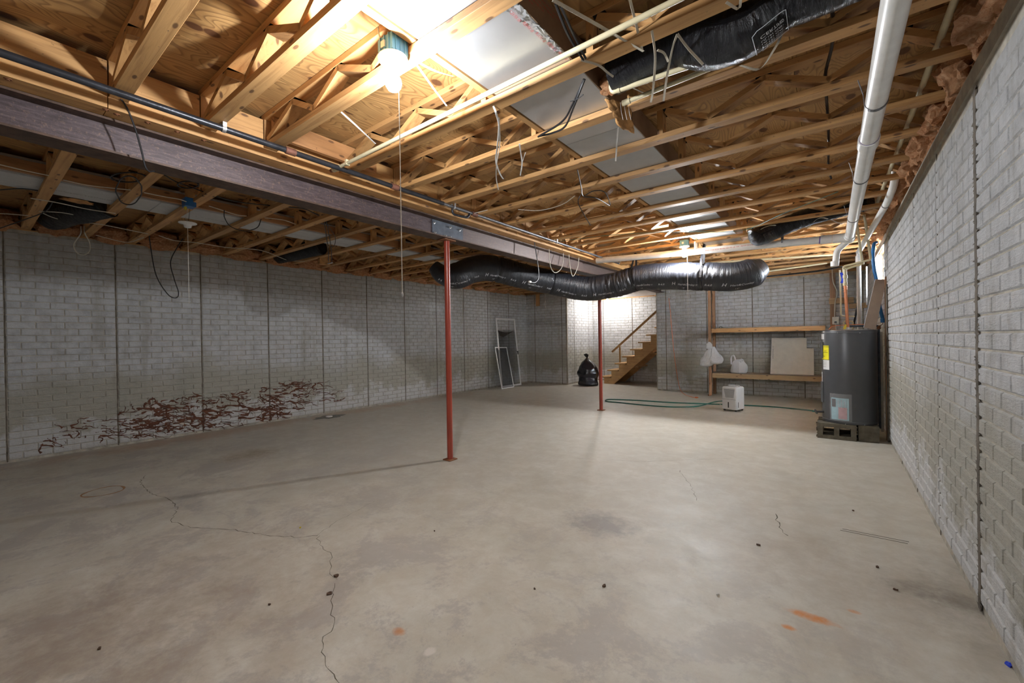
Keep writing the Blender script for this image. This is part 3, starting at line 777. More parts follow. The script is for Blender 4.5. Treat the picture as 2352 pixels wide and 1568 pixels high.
far_pts = [ay(1752, 612, 6.75), ay(1722, 628, 6.66), ay(1680, 636, 6.58), ay(1620, 635, 6.52), ay(1540, 634, 6.50), ay(1470, 638, 6.47),
           ay(1425, 651, 6.44), ay(1390, 658, 6.40), ay(1340, 662, 6.28), ay(1270, 649, 5.95), ay(1200, 634, 5.5), ay(1130, 616, 5.05), ay(1085, 619, 4.8), ay(1050, 633, 4.62), ay(1018, 630, 4.5), ay(996, 612, 4.42)]
fd, surf, T, at, rr = flexible('flexible_duct', 'long black insulated flexible duct slung under the steel beam', far_pts, .200, 44, .009, 3, .055,
    pinch=[(.80, .10), (1.80, .10), (3.2, .08), (4.15, .1)], taper=lambda t_: min(1, .60+t_*14)*min(1, .5+(1-t_)*7))
for s_, nm in ((.80, 0), (1.80, 0)):
    c_ = at(s_); top = Vector((c_.x, c_.y, ZJ)); ring = [surf(s_, 2*math.pi*k/40, .016) for k in range(-10, 31)]
    mb = MB().ribbon(ring, .03, lambda t_, s_=s_: (at(s_+.05)-at(s_-.05)).normalized(), .003)
    for sg in (-1, 1):
        e = surf(s_, 0 if sg > 0 else math.pi, .016)
        mb.ribbon([e, e.lerp(top+Vector((0, .02*sg, 0)), .5), top+Vector((.03, .02*sg, 0))], .03, (1, 0, 0), .003)
    part('sling_strap', mb, M['black'], fd)
# printed line along the sleeve
s_ = .18; seq = ['H  Hart&Cooley', '+', 'R-6.0']
while s_ < T-.35:
    for body, adv, sz in (('H', .09, .072), ('Hart&Cooley', .24, .042), ('\u00a9', .11, .032), ('R-6.0', .20, .042)):
        if s_ > T-.3: break
        def pl(u, v, s_=s_): return surf(T_DIR(s_, u), A_DIR(v), .0035)
        # letters read left to right for somebody facing the far wall, so they run against the path
        def T_DIR(s__, u): return s__
        s_end = T-s_
        part('sleeve_print', text_mb(body, sz, lambda u, v, se=s_end: surf(se-u-v*.25, math.pi+.80-v/.2, .0035)), M['duct_ink'], fd)
        if body == 'Hart&Cooley': part('sleeve_print', text_mb('14"', .036, lambda u, v, se=s_end: surf(se-u-.05, math.pi+1.14-v/.2, .0035)), M['duct_ink'], fd)
        s_ += adv

# near right duct drooping between trusses
nd_pts = [ay(px, py, 2.105)+Vector((0, 0, dz)) for px, py, dz in ((1408, 215, .10), (1440, 200, .10), (1490, 172, .105), (1560, 140, .11), (1640, 150, .125), (1715, 132, .125), (1790, 78, .12), (1860, 48, .115), (1960, 5, .11), (2040, -40, .10))]
nd_, surf2, T2, at2, rr2 = flexible('flexible_duct', 'shiny black flexible duct bulging below the trusses at top right', nd_pts, .125, 36, .008, 11, .09,
    taper=lambda t_: .80+.22*math.exp(-((t_-.42)/.2)**2), film='film2')
part('sleeve_print', text_mb('CERTIFIED', .022, lambda u, v: surf2(T2*.60+u, 4.35+(.11-v)/.13, .003)), M['duct_ink'], nd_)
for k in range(5): part('sleeve_print', text_mb('UL181 CLASS 1', .014, lambda u, v, k=k: surf2(T2*.60+u, 4.35+(.085-k*.018-v)/.13, .003)), M['duct_ink'], nd_)
fr = [surf2(T2*.60-.015, 4.35-.2+t_*.12, .003) for t_ in range(11)] + [surf2(T2*.60-.015+.014*t_, 4.35+1.1, .003) for t_ in range(1, 11)]
fr += [surf2(T2*.60+.125, 4.35+1.1-.12*t_, .003) for t_ in range(1, 11)] + [surf2(T2*.60+.125-.014*t_, 4.35-.1, .003) for t_ in range(1, 10)]
part('print_frame', MB().tube(fr, .0012, 4), M['duct_ink'], nd_)
# torn insulation at its open end
def fluff(name, c_, rx, ry, rz, label, seed, mat='insul', parent=None, cat='insulation', group=None, sub=3, amp=.45):
    bm2 = bmesh.new(); bmesh.ops.create_icosphere(bm2, subdivisions=sub, radius=1)
    mb = MB(); mb.smooth = True
    for v in bm2.verts:
        p = v.co.copy(); q = 1+amp*noise.noise(p*1.7+Vector((seed*3.1, 0, 0)))+amp*.5*noise.noise(p*5+Vector((0, seed*1.7, 0)))+amp*.22*noise.noise(p*13+Vector((0, 0, seed)))
        mb.v.append(Vector((c_[0]+p.x*q*rx, c_[1]+p.y*q*ry, c_[2]+p.z*q*rz)))
    mb.f = [tuple(v.index for v in f.verts) for f in bm2.faces]; bm2.free()
    if parent is not None: return part(name, mb, M[mat], parent)
    return single(name, mb, M[mat], label, cat, group)
q = az(1405, 190, 2.66)
fluff('torn_insulation', q, .07, .05, .05, None, 4, 'insul', nd_)
tw = thing('torn_insulation_flap', 'torn orange insulation flap hanging from the end of the black duct', 'insulation', az(1430, 290, 2.5))
pts = [az(1395, 225, 2.60), az(1402, 252, 2.56), az(1412, 280, 2.50), az(1440, 300, 2.46)]
mb = MB(); n = 14
for i in range(n+1):
    t_ = i/n
    for j in range(7):
        w = j/6; p = Vector(az(1392+30*t_+w*(55-20*t_), 225+w*12+t_*(62+8*w), 2.62-.12*t_))
        p += Vector((noise.noise(Vector((t_*5, w*5, 1)))*.012, noise.noise(Vector((t_*5, w*5, 7)))*.03, noise.noise(Vector((t_*7, w*7, 3)))*.012)); mb.v.append(p)
for i in range(n):
    for j in range(6): a = i*7+j; mb.f.append((a, a+1, a+8, a+7))
mb.smooth = True
fb = part('flap', mb, M['wad'], tw); sm = fb.modifiers.new('s', 'SOLIDIFY'); sm.thickness = .012
for k in range(3):
    a = az(1425+k*9, 235, 2.60)
    part('mesh_thread', MB().tube(spline([a, a+Vector((.004, 0, -.05)), a+Vector((.012, .006, -.10))], 4), .001, 4), M['white_tape'], tw)

# right wall far duct
nd3 = [az(1722, 533, 2.55), az(1745, 542, 2.52), az(1775, 530, 2.56), az(1850, 500, 2.66), az(1935, 478, 2.69), az(2000, 460, 2.70)]
f3, surf3, T3, at3, _ = flexible('flexible_duct', 'black flexible duct with gathered crumpled end above the far white pipe', nd3, .105, 32, .01, 21, .16, taper=lambda t_: min(1.15, .25+t_*7)-.3*t_, film='film2')
# left bay ducts
l1 = [az(120, 500, 2.70), az(160, 488, 2.66), az(205, 478, 2.66), az(245, 468, 2.70)]
flexible('flexible_duct', 'crumpled black flexible duct above the far left of the wall', l1, .13, 28, .01, 31, .10, film='film2')
l2 = [az(640, 588, 2.69), az(685, 578, 2.66), az(738, 566, 2.70)]
flexible('flexible_duct', 'small black flexible duct beside the orange batt on the left', l2, .12, 28, .012, 41, .08, film='film2')
l3 = [ay(1180, 690, 9.6), ay(1230, 684, 9.7), ay(1290, 676, 9.8)]

# ------------------------------------------------------------------ insulation along both walls
for i in range(3, len(LY)-1):
    yc = (LY[i]+LY[i+1]+CW)/2; hw = (LY[i+1]-LY[i]-CW)/2
    if yc < .0: continue
    fluff('insulation_batt', (XL+.02, yc, ZJ+.07), .15, hw*1.05, .105, f'brown fibrous insulation wad over the left wall, {ORD[i-3]} bay from the camera', i, group='insulation over the left wall', sub=4, amp=.35)
    if i > 8:
        fluff('insulation_tuft', (XL+.03, yc+.1*R(), ZW-.0), .035, hw*1.0, .035, f'ragged orange insulation tuft on top of the left wall, {ORD[i-3]} bay from the camera', i+50, group='tufts on the left wall', amp=.9)
for i in range(5, len(RY)-1):
    yc = (RY[i]+RY[i+1]+CW)/2; hw = (RY[i+1]-RY[i]-CW)/2
    fluff('insulation_batt', (XR+.045, yc, ZJ+.01), .115, hw*1.05, .12, f'pinkish orange insulation wad over the right wall, {ORD[i-3]} bay from the camera', i+20, group='insulation over the right wall', sub=4, amp=.5)
q = ax(748, 585, -6.4)
single('orange_batt', MB().box(q.x-.02, q.x+.05, q.y-.12, q.y+.05, 2.50, 2.69, .008), M['wad'], 'flat orange insulation piece hanging from the left trusses', 'insulation')
fluff('kraft_flap', az(178, 462, 2.63), .06, .10, .012, 'torn orange kraft flap under the white duct', 77, 'wad', sub=3, amp=.5)

# ------------------------------------------------------------------ pipes
def pipe(pts, r_, bend=.05, seg=14):
    """pipe with rounded elbows through the points"""
    pts = [Vector(p) for p in pts]; out = [pts[0]]
    for i in range(1, len(pts)-1):
        a = (pts[i-1]-pts[i]); b = (pts[i+1]-pts[i]); k_ = min(bend, a.length*.45, b.length*.45)
        p0 = pts[i]+a.normalized()*k_; p1 = pts[i]+b.normalized()*k_
        for j in range(6):
            t_ = j/5; out.append((1-t_)**2*p0+2*t_*(1-t_)*pts[i]+t_*t_*p1)
    out.append(pts[-1]); return MB().tube(out, r_, seg)
def sleeve(a, b, r_, seg=16): return MB().cyl(a, b, r_, seg)

# black iron pipe
g0 = Vector((-2.885, YB+.3, 2.565)); g1 = Vector((-2.925, 6.95, 2.565))
gp = thing('gas_pipe', 'long black iron pipe hung beside the steel beam', 'pipe', g0)
part('pipe_run', MB().cyl(g0, g0.lerp(g1, .55), .0185, 16), M['black_iron'], gp)
part('pipe_run', MB().cyl(g0.lerp(g1, .55), g1, .0145, 16), M['dkstrap'], gp, 'thinner greyer run')
for px, mt in ((665, 'coupling'), (905, 'coupling'), (1090, 'coupling')):
    best = min((abs(project(g0.lerp(g1, k_/400))[0]-px), k_) for k_ in range(120, 400) if project(g0.lerp(g1, k_/400)))[1]
    c_ = g0.lerp(g1, best/400); part('coupling', MB().lathe(c_, [(.019, -.035), (.024, -.032), (.024, .032), (.019, .035)], 14, (0, 1, 0)), M[mt], gp, 'rusty coupling')
for px in (515, 1043, 1277, 1430):
    best = min((abs(project(g0.lerp(g1, k_/400))[0]-px), k_) for k_ in range(120, 400) if project(g0.lerp(g1, k_/400)))[1]
    c_ = g0.lerp(g1, best/400)
    ring = [c_+Vector((math.cos(a)*.021, 0, math.sin(a)*.021)) for a in [math.radians(d) for d in range(20, -201, -20)]]
    part('hanger', MB().ribbon([c_+Vector((.022, 0, .034))]+ring+[c_+Vector((-.022, 0, .034))], .02, (0, 1, 0), .002), M['galv'], gp, 'silver perforated hanger strap')
best = min((abs(project(g0.lerp(g1, k_/400))[0]-1080), k_) for k_ in range(120, 400) if project(g0.lerp(g1, k_/400)))[1]
c_ = g0.lerp(g1, best/400)
part('branch', pipe([c_, c_+Vector((-.0, -.03, -.06)), c_+Vector((-.03, -.22, -.06)), c_+Vector((-.03, -.22, .05))], .011, .04), M['black_iron'], gp)

# thin cream pipe crossing under the trusses near the camera
c0 = Vector((-2.93, 1.735, 2.575)); c1 = Vector((.30, 1.69, 2.575))
cp = thing('water_pipe', 'thin cream pipe crossing under the trusses past the near light', 'pipe', c0)
part('pipe_run', MB().cyl(c0, c1, .0125, 12), M['cpvc'], cp)
part('end_fitting', MB().lathe(c0, [(.012, -.06), (.02, -.055), (.02, -.03), (.014, -.028), (.022, -.02), (.022, .0), (.016, .004), (.016, .03)], 12, (1, 0, 0)), M['cpvc'], cp)
part('bonnet', MB().cyl(c0+Vector((-.06, 0, 0)), c0+Vector((-.09, 0, 0)), .014, 10), M['coupling'], cp, 'rusty tip')
part('elbow', MB().box(c0.x+.12, c0.x+.14, c0.y-.015, c0.y+.015, 2.56, 2.598), M['cpvc'], cp)
p2 = [az(1400, 178, 2.64), az(1406, 212, 2.56), az(1640, 133, 2.57)]
pp = thing('water_pipe', 'cream pipe with elbow under the drooping black duct', 'pipe', p2[1])
part('pipe_run', pipe(p2, .0125, .02), M['cpvc'], pp)
a, b = p2[1].lerp(p2[2], .06), p2[1].lerp(p2[2], .085)
part('collar', sleeve(a, b, .015), M['cpvc'], pp)
p3 = [az(1434, 236, 2.57), az(1650, 150, 2.585)]
pp = thing('water_pipe', 'cream pipe ending over the torn insulation flap', 'pipe', p3[0])
part('pipe_run', MB().cyl(p3[0], p3[1], .0115, 12), M['cpvc'], pp)
part('end_cap', sleeve(p3[0]+(p3[0]-p3[1]).normalized()*.01, p3[0].lerp(p3[1], .07), .0155), M['cpvc'], pp)
# cream pipes along the right wall through the trusses
pp = thing('water_pipe', 'cream pipe running through the trusses beside the right wall', 'pipe', (.425, 1, 2.70))
part('pipe_run', pipe([(.44, 1.0, 2.69), (.425, 4.0, 2.69), (.405, 6.1, 2.69)], .0155, .05), M['cpvc'], pp)
# pipes at the top right that loop down to the heater
A1 = ay(1966, 500, 6.3); A2 = ay(1981, 604, 6.75); A3 = ay(1943, 616, 6.75)
pp = thing('water_pipe', 'cream pipe dropping from the trusses to the valve tee, lower loop', 'pipe', A3)
part('pipe_run', pipe([A1+Vector((0, 0, .06)), A1, ay(1981, 606, 6.75), ay(1941, 618, 6.75)], .0135, .03), M['cpvc'], pp)
for q in (A2,): part('elbow', MB().lathe(q, [(.016, -.02), (.017, .0), (.016, .02)], 10, (0, 0, 1)), M['cpvc'], pp)
pp = thing('water_pipe', 'cream pipe dropping from the trusses to the valve tee, upper loop', 'pipe', ay(2000, 590, 6.72))
part('pipe_run', pipe([ay(1985, 505, 6.3)+Vector((0, 0, .06)), ay(1988, 512, 6.3), ay(2000, 596, 6.72), ay(1937, 612, 6.72), ay(1940, 650, 6.72)], .0135, .03), M['cpvc'], pp)

# heater riser: cream body, blue valve, copper stub
hx = ay(1943, 700, 6.66).x
rs = thing('supply_riser', 'copper and cream riser with loop standing on the heater top', 'pipe', (hx, 6.66, 1.33))
part('copper_stub', MB().cyl((hx+.015, 6.66, 1.345), (hx-.005, 6.66, ay(1942, 655, 6.66).z), .0165, 14), M['copper'], rs)
part('cream_body', MB().lathe((hx-.005, 6.66, ay(1942, 656, 6.66).z), [(.018, 0), (.024, .01), (.024, .035), (.019, .04), (.019, .09), (.025, .095), (.025, .13), (.018, .135), (.018, .2)], 14), M['cpvc'], rs)
for z in (.0, .03, .06): part('ring', MB().lathe((hx-.004, 6.66, ay(1942, 655, 6.66).z-.02-z), [(.0165, -.004), (.021, -.003), (.021, .003), (.0165, .004)], 14), M['copper'], rs)
part('base_nut', MB().lathe((hx+.015, 6.66, 1.333), [(.026, 0), (.026, .018), (.02, .022), (.02, .03)], 8), M['galv'], rs)
vb = ay(1934, 640, 6.75)
vp = thing('shutoff_valve', 'thin cream pipe on the back wall with a bright blue lever', 'valve', (vb.x, vb.y, 1.6))
part('pipe_run', pipe([ay(1929, 620, 6.75), ay(1932, 725, 6.75), ay(1963, 727, 6.75)], .009, .02), M['cpvc'], vp)
part('lever', MB().ribbon(spline([ay(1932, 626, 6.71), ay(1936, 640, 6.70), ay(1933, 650, 6.71)], 6), .026, (1, 0, 0), .008), M['valve'], vp, 'bright blue lever')
pp = thing('drain_loop', 'small cream pipe hoop behind the heater top', 'pipe', ay(1945, 750, 7.0))
part('pipe_run', pipe([ay(1938, 756, 7.0), ay(1938, 738, 7.0), ay(1959, 738, 7.0), ay(1959, 756, 7.0)], .010, .02), M['cpvc'], pp)

# large white waste pipe along the right side
M0 = Vector((.205, -1.5, 2.475)); M1 = Vector((.175, 6.28, 2.40))
wp = thing('waste_pipe', 'large white plastic waste pipe running the length of the right side', 'pipe', M0)
part('pipe_run', MB().cyl(M0, M1, .0445, 28), M['pvc'], wp)
def on_main(py):
    return M0.lerp(M1, min((abs(project(M0.lerp(M1, k_/600))[1]-py), k_) for k_ in range(150, 600) if project(M0.lerp(M1, k_/600)))[1]/600)
dm = (M1-M0).normalized()
for py in (325,):
    c_ = on_main(py); part('coupling', MB().lathe(c_, [(.045, -.06), (.052, -.058), (.052, .058), (.045, .06)], 26, dm), M['pvc'], wp)
    part('primer_ring', MB().lathe(c_-dm*.06, [(.0455, -.003), (.0465, 0), (.0455, .003)], 26, dm), M['purple'], wp)
for py in (232, 408, 500):
    c_ = on_main(py); ring = [c_+Vector((math.cos(a)*.0465, 0, math.sin(a)*.0465)) for a in [math.radians(d) for d in range(0, -181, -15)]]
    part('hanger', MB().ribbon([c_+Vector((.0466, 0, .0))]+ring+[c_+Vector((-.05, 0, .05)), c_+Vector((-.07, 0, .13))], .022, (0, 1, 0), .002), M['dkstrap'], wp, 'grey strap hanger')
# tee and branch
Tj = M1+Vector((0, 0, 0))
part('tee_hub', MB().lathe(Tj, [(.045, -.12), (.053, -.118), (.053, -.05), (.050, -.045), (.050, .05), (.053, .055), (.053, .11), (.045, .112)], 26, dm), M['pvc'], wp)
bend_end = Tj+Vector((-.09, .02, .005))
part('tee_branch', MB().cyl(Tj, Tj+Vector((-.16, .0, .006)), .053, 24), M['pvc'], wp)
part('elbow', pipe([Tj+dm*.05, Tj+dm*.16, ay(1922, 575, 6.5), ay(1919, 606, 6.5)], .034, .05, 22), M['pvc'], wp)
part('clean_out', MB().lathe(ay(1917, 606, 6.5), [(.036, -.03), (.042, -.028), (.042, .03), (.036, .032)], 22, (0, 0, 1)), M['pvc'], wp)
B1 = Vector((-3.02, 6.28, 2.53))
wb = thing('branch_pipe', 'white plastic pipe crossing the room behind the far lit bulb', 'pipe', B1)
part('pipe_run', MB().cyl(Tj+Vector((-.162, 0, .007)), B1, .0445, 26), M['pvc'], wb)
part('collar', MB().cyl(Tj+Vector((-.165, 0, .007)), Tj+Vector((-.27, 0, .011)), .052, 24), M['pvc'], wb)
part('primer_ring', MB().cyl(Tj+Vector((-.272, 0, .011)), Tj+Vector((-.285, 0, .012)), .0455, 24), M['purple'], wb)
part('pipe_print', text_mb('PVC-1120 SCH 40 PR 220 PSI @ 73F  ASTM D-1785  NSF-DWV', .026, lambda u, v: Tj+Vector((-1.55+u*1.05, -.0449, .045-.0-(-v)*.9))), M['redink'], wb)
c_ = Vector((ay(1797, 550, 6.28).x, 6.28, 2.43))
part('hanger', MB().ribbon([c_+Vector((0, .05, .17)), c_+Vector((0, .047, 0)), c_+Vector((0, 0, -.05)), c_+Vector((0, -.047, 0)), c_+Vector((0, -.05, .17))], .022, (1, 0, 0), .002), M['dkstrap'], wb)
for px in (1598,):
    c_ = Vector((ay(px, 560, 6.28).x, 6.28, 2.49)); part('hanger', MB().ribbon([c_+Vector((0, .05, .11)), c_+Vector((0, .047, 0)), c_+Vector((0, -.0, -.048)), c_+Vector((0, -.047, 0)), c_+Vector((0, -.05, .11))], .02, (1, 0, 0), .002), M['white_tape'], wb)
# second white stack beside the right wall
S = [Vector((.45, 4.85, 2.76)), Vector((.455, 5.0, 2.60)), Vector((.425, 5.25, 2.50)), Vector((.30, 7.0, 2.36)), Vector((.285, 7.1, 2.2)), Vector((.285, 7.1, 1.2))]
st_ = thing('drain_stack', 'white plastic drain stack sloping down behind the heater', 'pipe', (.285, 7.1, 0))
part('sloping_run', pipe(S[:4]+[Vector((.287, 7.1, 2.34))], .029, .10, 22), M['pvc'], st_)
part('vertical_run', MB().cyl((.287, 7.1, 2.36), (.287, 7.1, .0), .024, 22), M['pvc'], st_)
part('hub', MB().lathe((.287, 7.1, 2.24), [(.026, -.05), (.034, -.048), (.034, .05), (.03, .052)], 22), M['pvc'], st_)
part('strap', MB().lathe(S[2].lerp(S[3], .05), [(.0295, -.008), (.031, -.007), (.031, .007), (.0295, .008)], 20, S[3]-S[2]), M['dkstrap'], st_)
# cream pipes crossing by the far end
for (a, b, r_, lab) in (((1560, 608, 1926, 584), 8.2, .016, 'long cream pipe crossing the far trusses'), ((1750, 625, 1900, 604), 9.0, .014, 'shorter cream pipe beyond the flexible duct end')):
    p_, q_ = ay(a[0], a[1], b), ay(a[2], a[3], b)
    single('water_pipe', MB().cyl(p_, q_, r_, 12), M['cpvc'], lab, 'pipe')
single('black_pipe', MB().tube(spline([ay(1700, 640, 9.9), ay(1790, 632, 9.9), ay(1880, 622, 9.9), ay(1935, 612, 9.9)], 6), .016, 10), M['black_iron'], 'black pipe along the top of the back wall', 'pipe')
# copper/iron overflow pipe by the heater
q0 = ay(1944, 757, 6.8)
ov = thing('overflow_pipe', 'dull overflow pipe bending down beside the heater', 'pipe', (.46, 6.85, 0))
part('pipe_run', pipe([(.18, 6.75, 1.375), (.455, 6.80, 1.375), (.457, 6.80, .12)], .0125, .03), M['plate'], ov)
part('elbow', MB().lathe((.457, 6.8, 1.36), [(.014, -.03), (.019, -.028), (.019, .012), (.014, .014)], 12), M['rust'], ov)
# blue wrapped line from the window
bl = thing('blue_line', 'bright blue wrapped line curving down beside the window', 'pipe', (.45, 6.9, 1.2))
part('sleeve', MB().tube(spline([ay(2013, 556, 6.95), ay(2007, 562, 6.9), ay(2005, 590, 6.85), ay(2008, 620, 6.85), ay(2013, 645, 6.86), ay(2020, 700, 6.9), ay(2028, 735, 6.92)], 8), .018, 14), M['blue'], bl)
part('bootie', MB().lathe(ay(2028, 735, 6.92), [(.016, -.03), (.024, -.028), (.026, .02), (.018, .025)], 12), M['blue'], bl)
part('tape_band', MB().lathe(ay(2006, 602, 6.85), [(.0185, -.012), (.0195, -.01), (.0195, .01), (.0185, .012)], 12), M['galv'], bl)
part('wire_tail', MB().tube(spline([ay(2028, 737, 6.92), ay(2026, 745, 6.9), ay(2014, 750, 6.85)], 6), .004, 6), M['coupling'], bl)
single('conduit', MB().cyl(ay(1990, 612, 8.2), ay(1991, 700, 8.2), .010, 8), M['galv'], 'thin grey conduit dropping near the window', 'pipe')

# ------------------------------------------------------------------ lamps
def lamp(name, label, px, py, zc, boxmat, lit, string_to, boxoff=(0, .075), tilt=0):
    c_ = az(px, py, zc); t_ = thing(name, label, 'lamp', (c_.x, c_.y, zc-.14))
    s_ = .052
    bx = c_.x+boxoff[0]; by = c_.y
    if boxmat:
        b = part('outlet_box', MB().box(bx-s_, bx+s_, by-s_+.008, by+s_-.008, zc+.004, zc+.085, .003), M[boxmat], t_, 'blue plastic junction box')
        rib = MB()
        for k in (-1, 0, 1): rib.box(bx+k*.03-.003, bx+k*.03+.003, by-s_+.002, by-s_+.009, zc+.008, zc+.082)
        for k in (-1, 0, 1): rib.box(bx+s_-.001, bx+s_+.005, by+k*.025-.003, by+k*.025+.003, zc+.008, zc+.082)
        part('ribs', rib, M[boxmat], t_)
        part('box_label', MB().box(bx-.022, bx+.004, by-s_+.0005, by-s_+.0075, zc+.03, zc+.06), M['outlet'], t_, 'cream sticker')
    part('lampholder', MB().lathe((c_.x, c_.y, zc), [(.066, .003), (.068, -.004), (.064, -.012), (.036, -.018), (.030, -.022), (.028, -.042), (.024, -.046), (.024, -.050)], 28), M['porcelain'], t_)
    if lit:
        z = zc-.050
        part('bulb', MB().lathe((c_.x, c_.y, z), [(.014, 0), (.016, -.012), (.022, -.024), (.033, -.044), (.037, -.062), (.034, -.078), (.025, -.092), (.012, -.099), (.002, -.101)], 16), M[lit], t_, 'glowing bulb')
    if string_to:
        e = string_to; sx = c_.x+.038; sy = c_.y
        part('pull_string', MB().tube([(sx, sy, zc-.012), (sx, sy, e)], .0022, 5), M['string'], t_)
        part('string_end', MB().lathe((sx, sy, e), [(.002, .006), (.006, 0), (.006, -.01), (.002, -.016)], 8), M['bolt'], t_)
    return t_, c_
L1, c1_ = lamp('keyless_lamp', 'bright bare bulb in porcelain holder under a faded blue box, near', 903, 135, 2.575, 'teal', 'bulb', 1.49)
part('supply_cable', MB().tube(spline([az(888, 108, 2.62), az(872, 85, 2.70), az(868, 62, 2.74)], 6), .004, 6), M['white_cable'], L1)
L2, c2_ = lamp('keyless_lamp', 'bright bare bulb hanging in front of the far white pipe', 1572, 566, 2.555, 'teal', 'bulb_far', 1.49)
# left lamp without a bulb, its holder dangling
c_ = az(438, 472, 2.575); c_.y -= .01
L3 = thing('keyless_lamp', 'empty porcelain lampholder dangling below a bright blue box on the left', 'lamp', (c_.x, c_.y, 2.45))
part('outlet_box', MB().box(c_.x-.05, c_.x+.05, c_.y-.045, c_.y+.04, 2.555, 2.635, .003), M['box_blue'], L3, 'bright blue junction box')
q = az(431, 514, 2.485)
part('lampholder', MB().lathe(q, [(.075, .012), (.078, .006), (.072, .0), (.04, -.008), (.034, -.014), (.03, -.035), (.02, -.04)], 28), M['porcelain'], L3)
part('holder_core', MB().lathe(q+Vector((0, 0, .013)), [(.03, 0), (.03, .01), (.012, .014), (.01, .02)], 12), M['bolt'], L3)
for k in (-1, 1): part('lead_wire', MB().tube(spline([c_+Vector((.02*k, 0, 0)), q+Vector((.05*k, 0, .07)), q+Vector((.02*k, 0, .02))], 6), .002, 5), M['ink' if k > 0 else 'white_cable'], L3)
part('wire_nut', MB().lathe(c_+Vector((-.005, -.03, -.02)), [(.006, -.03), (.011, -.02), (.013, .0)], 8), M['leaf_y'], L3, 'yellow wire connector')
part('pull_string', MB().tube([q+Vector((.0, 0, -.04)), q+Vector((0, 0, -.80))], .0022, 5), M['string'], L3)
# stair lamp
qs = ay(1395, 672, 11.2)
SOF = 2.46
soff = struct('ceiling_recess', MB().box(NX0, XR, YF+.16, NY, SOF, SOF+.02), M['glove'])
part('edge_trim', MB().box(NX0, NX1+.3, NY-.02, NY-.002, SOF-.03, SOF), M['wood_x'], soff)
L4 = thing('stair_lamp', 'small lit bulb over the stair recess', 'lamp', (qs.x, 11.2, 2.3))
part('lampholder', MB().lathe((qs.x, 11.2, SOF), [(.06, 0), (.06, -.012), (.03, -.02), (.026, -.05)], 20), M['porcelain'], L4)
part('bulb', MB().lathe((qs.x, 11.2, SOF-.05), [(.013, 0), (.018, -.02), (.03, -.045), (.03, -.065), (.018, -.085), (.002, -.092)], 14), M['bulb_dim'], L4, 'glowing bulb')
# ------------------------------------------------------------------ straps, wires, cords
def cable(name, pts, r_, mat, label, cat='cable', group=None, k=8): return single(name, MB().tube(spline(pts, k), r_, 6), M[mat], label, cat, group)
def strap(pts, w, mat, label, side=None, group=None):
    sd = side or (lambda t_: rt.lerp(up, .15+.3*math.sin(t_*5)))
    return single('hanging_strap', MB().ribbon(spline(pts, 6), w, sd, .0015), M[mat], label, 'strap', group)
zj = ZJ-.004
strap([az(1133, 243, zj), az(1140, 262, zj-.02), az(1146, 290, zj-.03), az(1142, 340, zj-.06), az(1139, 370, zj-.08), az(1148, 398, zj-.1), az(1156, 411, zj-.11)], .011, 'white_tape', 'white strap with a crooked tail hanging left of the foil duct, longer')
strap([az(1146, 270, zj-.02), az(1148, 330, zj-.05), az(1141, 375, zj-.09), az(1140, 410, zj-.1), az(1145, 436, zj-.12)], .007, 'white_tape', 'narrow white strap twisted behind the longer white strap')
strap([az(1193, 330, zj), az(1196, 350, zj-.02), az(1199, 375, zj-.05), az(1195, 403, zj-.07)], .010, 'white_tape', 'short white strap hanging beside the long twisted one')
strap([az(1200, 372, zj-.03), az(1207, 350, zj-.02)], .006, 'white_tape', 'tiny white strap stub beside the short hanging strap')
strap([az(1270, 0, 2.62), az(1360, 50, 2.615), az(1478, 118, zj)], .013, 'tape', 'beige webbing strap from the top edge down to a truss')
strap([az(1446, -5, 2.63), az(1462, 60, 2.62), az(1475, 116, zj)], .011, 'tape', 'beige webbing strap dropping beside the cream pipe')
strap([az(1335, 138, zj), az(1375, 150, zj), az(1400, 170, zj), az(1440, 195, zj), az(1482, 215, zj)], .010, 'tape', 'beige strap stretched from a truss toward the black duct')
strap([az(1497, 70, zj), az(1502, 100, zj-.03), az(1505, 140, zj-.05), az(1500, 205, zj-.05), az(1495, 235, zj-.03)], .011, 'tape', 'beige strap hanging over both cream pipes, left one')
strap([az(1556, 78, zj), az(1545, 110, zj-.03), az(1532, 175, zj-.05), az(1524, 232, zj-.02)], .011, 'tape', 'beige strap hanging over both cream pipes, right one')
strap([az(1556, 78, zj), az(1580, 110, zj-.04), az(1615, 148, zj-.10)], .011, 'tape', 'beige strap running under the bulging black duct')
strap([az(1700, 150, zj-.08), az(1745, 158, zj), az(1780, 110, zj-.05), az(1795, 80, zj)], .011, 'tape', 'beige strap cradling the far side of the bulging black duct')
strap([az(1510, 115, zj), az(1525, 122, zj), az(1535, 142, zj-.01)], .010, 'tape', 'curled beige strap end on the black duct')
strap([az(1668, 5, zj), az(1696, 20, zj), az(1702, -5, zj)], .010, 'tape', 'beige strap loop over the truss at the top edge')
strap([az(955, 146, zj+.01), az(990, 195, zj+.005), az(1026, 243, zj-.02)], .009, 'white_tape', 'straight white strap from the near lamp truss to the cream pipe')
strap([az(960, 143, zj+.01), az(1000, 163, zj+.02), az(1040, 175, zj+.04)], .009, 'white_tape', 'white strap angling right from the near lamp truss')
strap([az(780, 254, zj+.01), az(820, 290, zj), az(862, 330, zj-.02)], .009, 'white_tape', 'white strap tied to the cream pipe left of the near lamp')
strap([az(1420, 293, zj), az(1417, 330, zj-.03), az(1414, 370, zj-.06)], .010, 'white_tape', 'thin pale mesh strip hanging under the torn flap')
strap([az(1705, 555, zj-.06), az(1768, 518, zj), az(1830, 532, zj-.02)], .012, 'tape', 'beige strap over the crumpled open duct end')
strap([az(1855, 525, zj-.03), az(1885, 500, zj), az(1935, 515, zj-.02)], .012, 'tape', 'beige strap over the far duct beside the waste pipe')

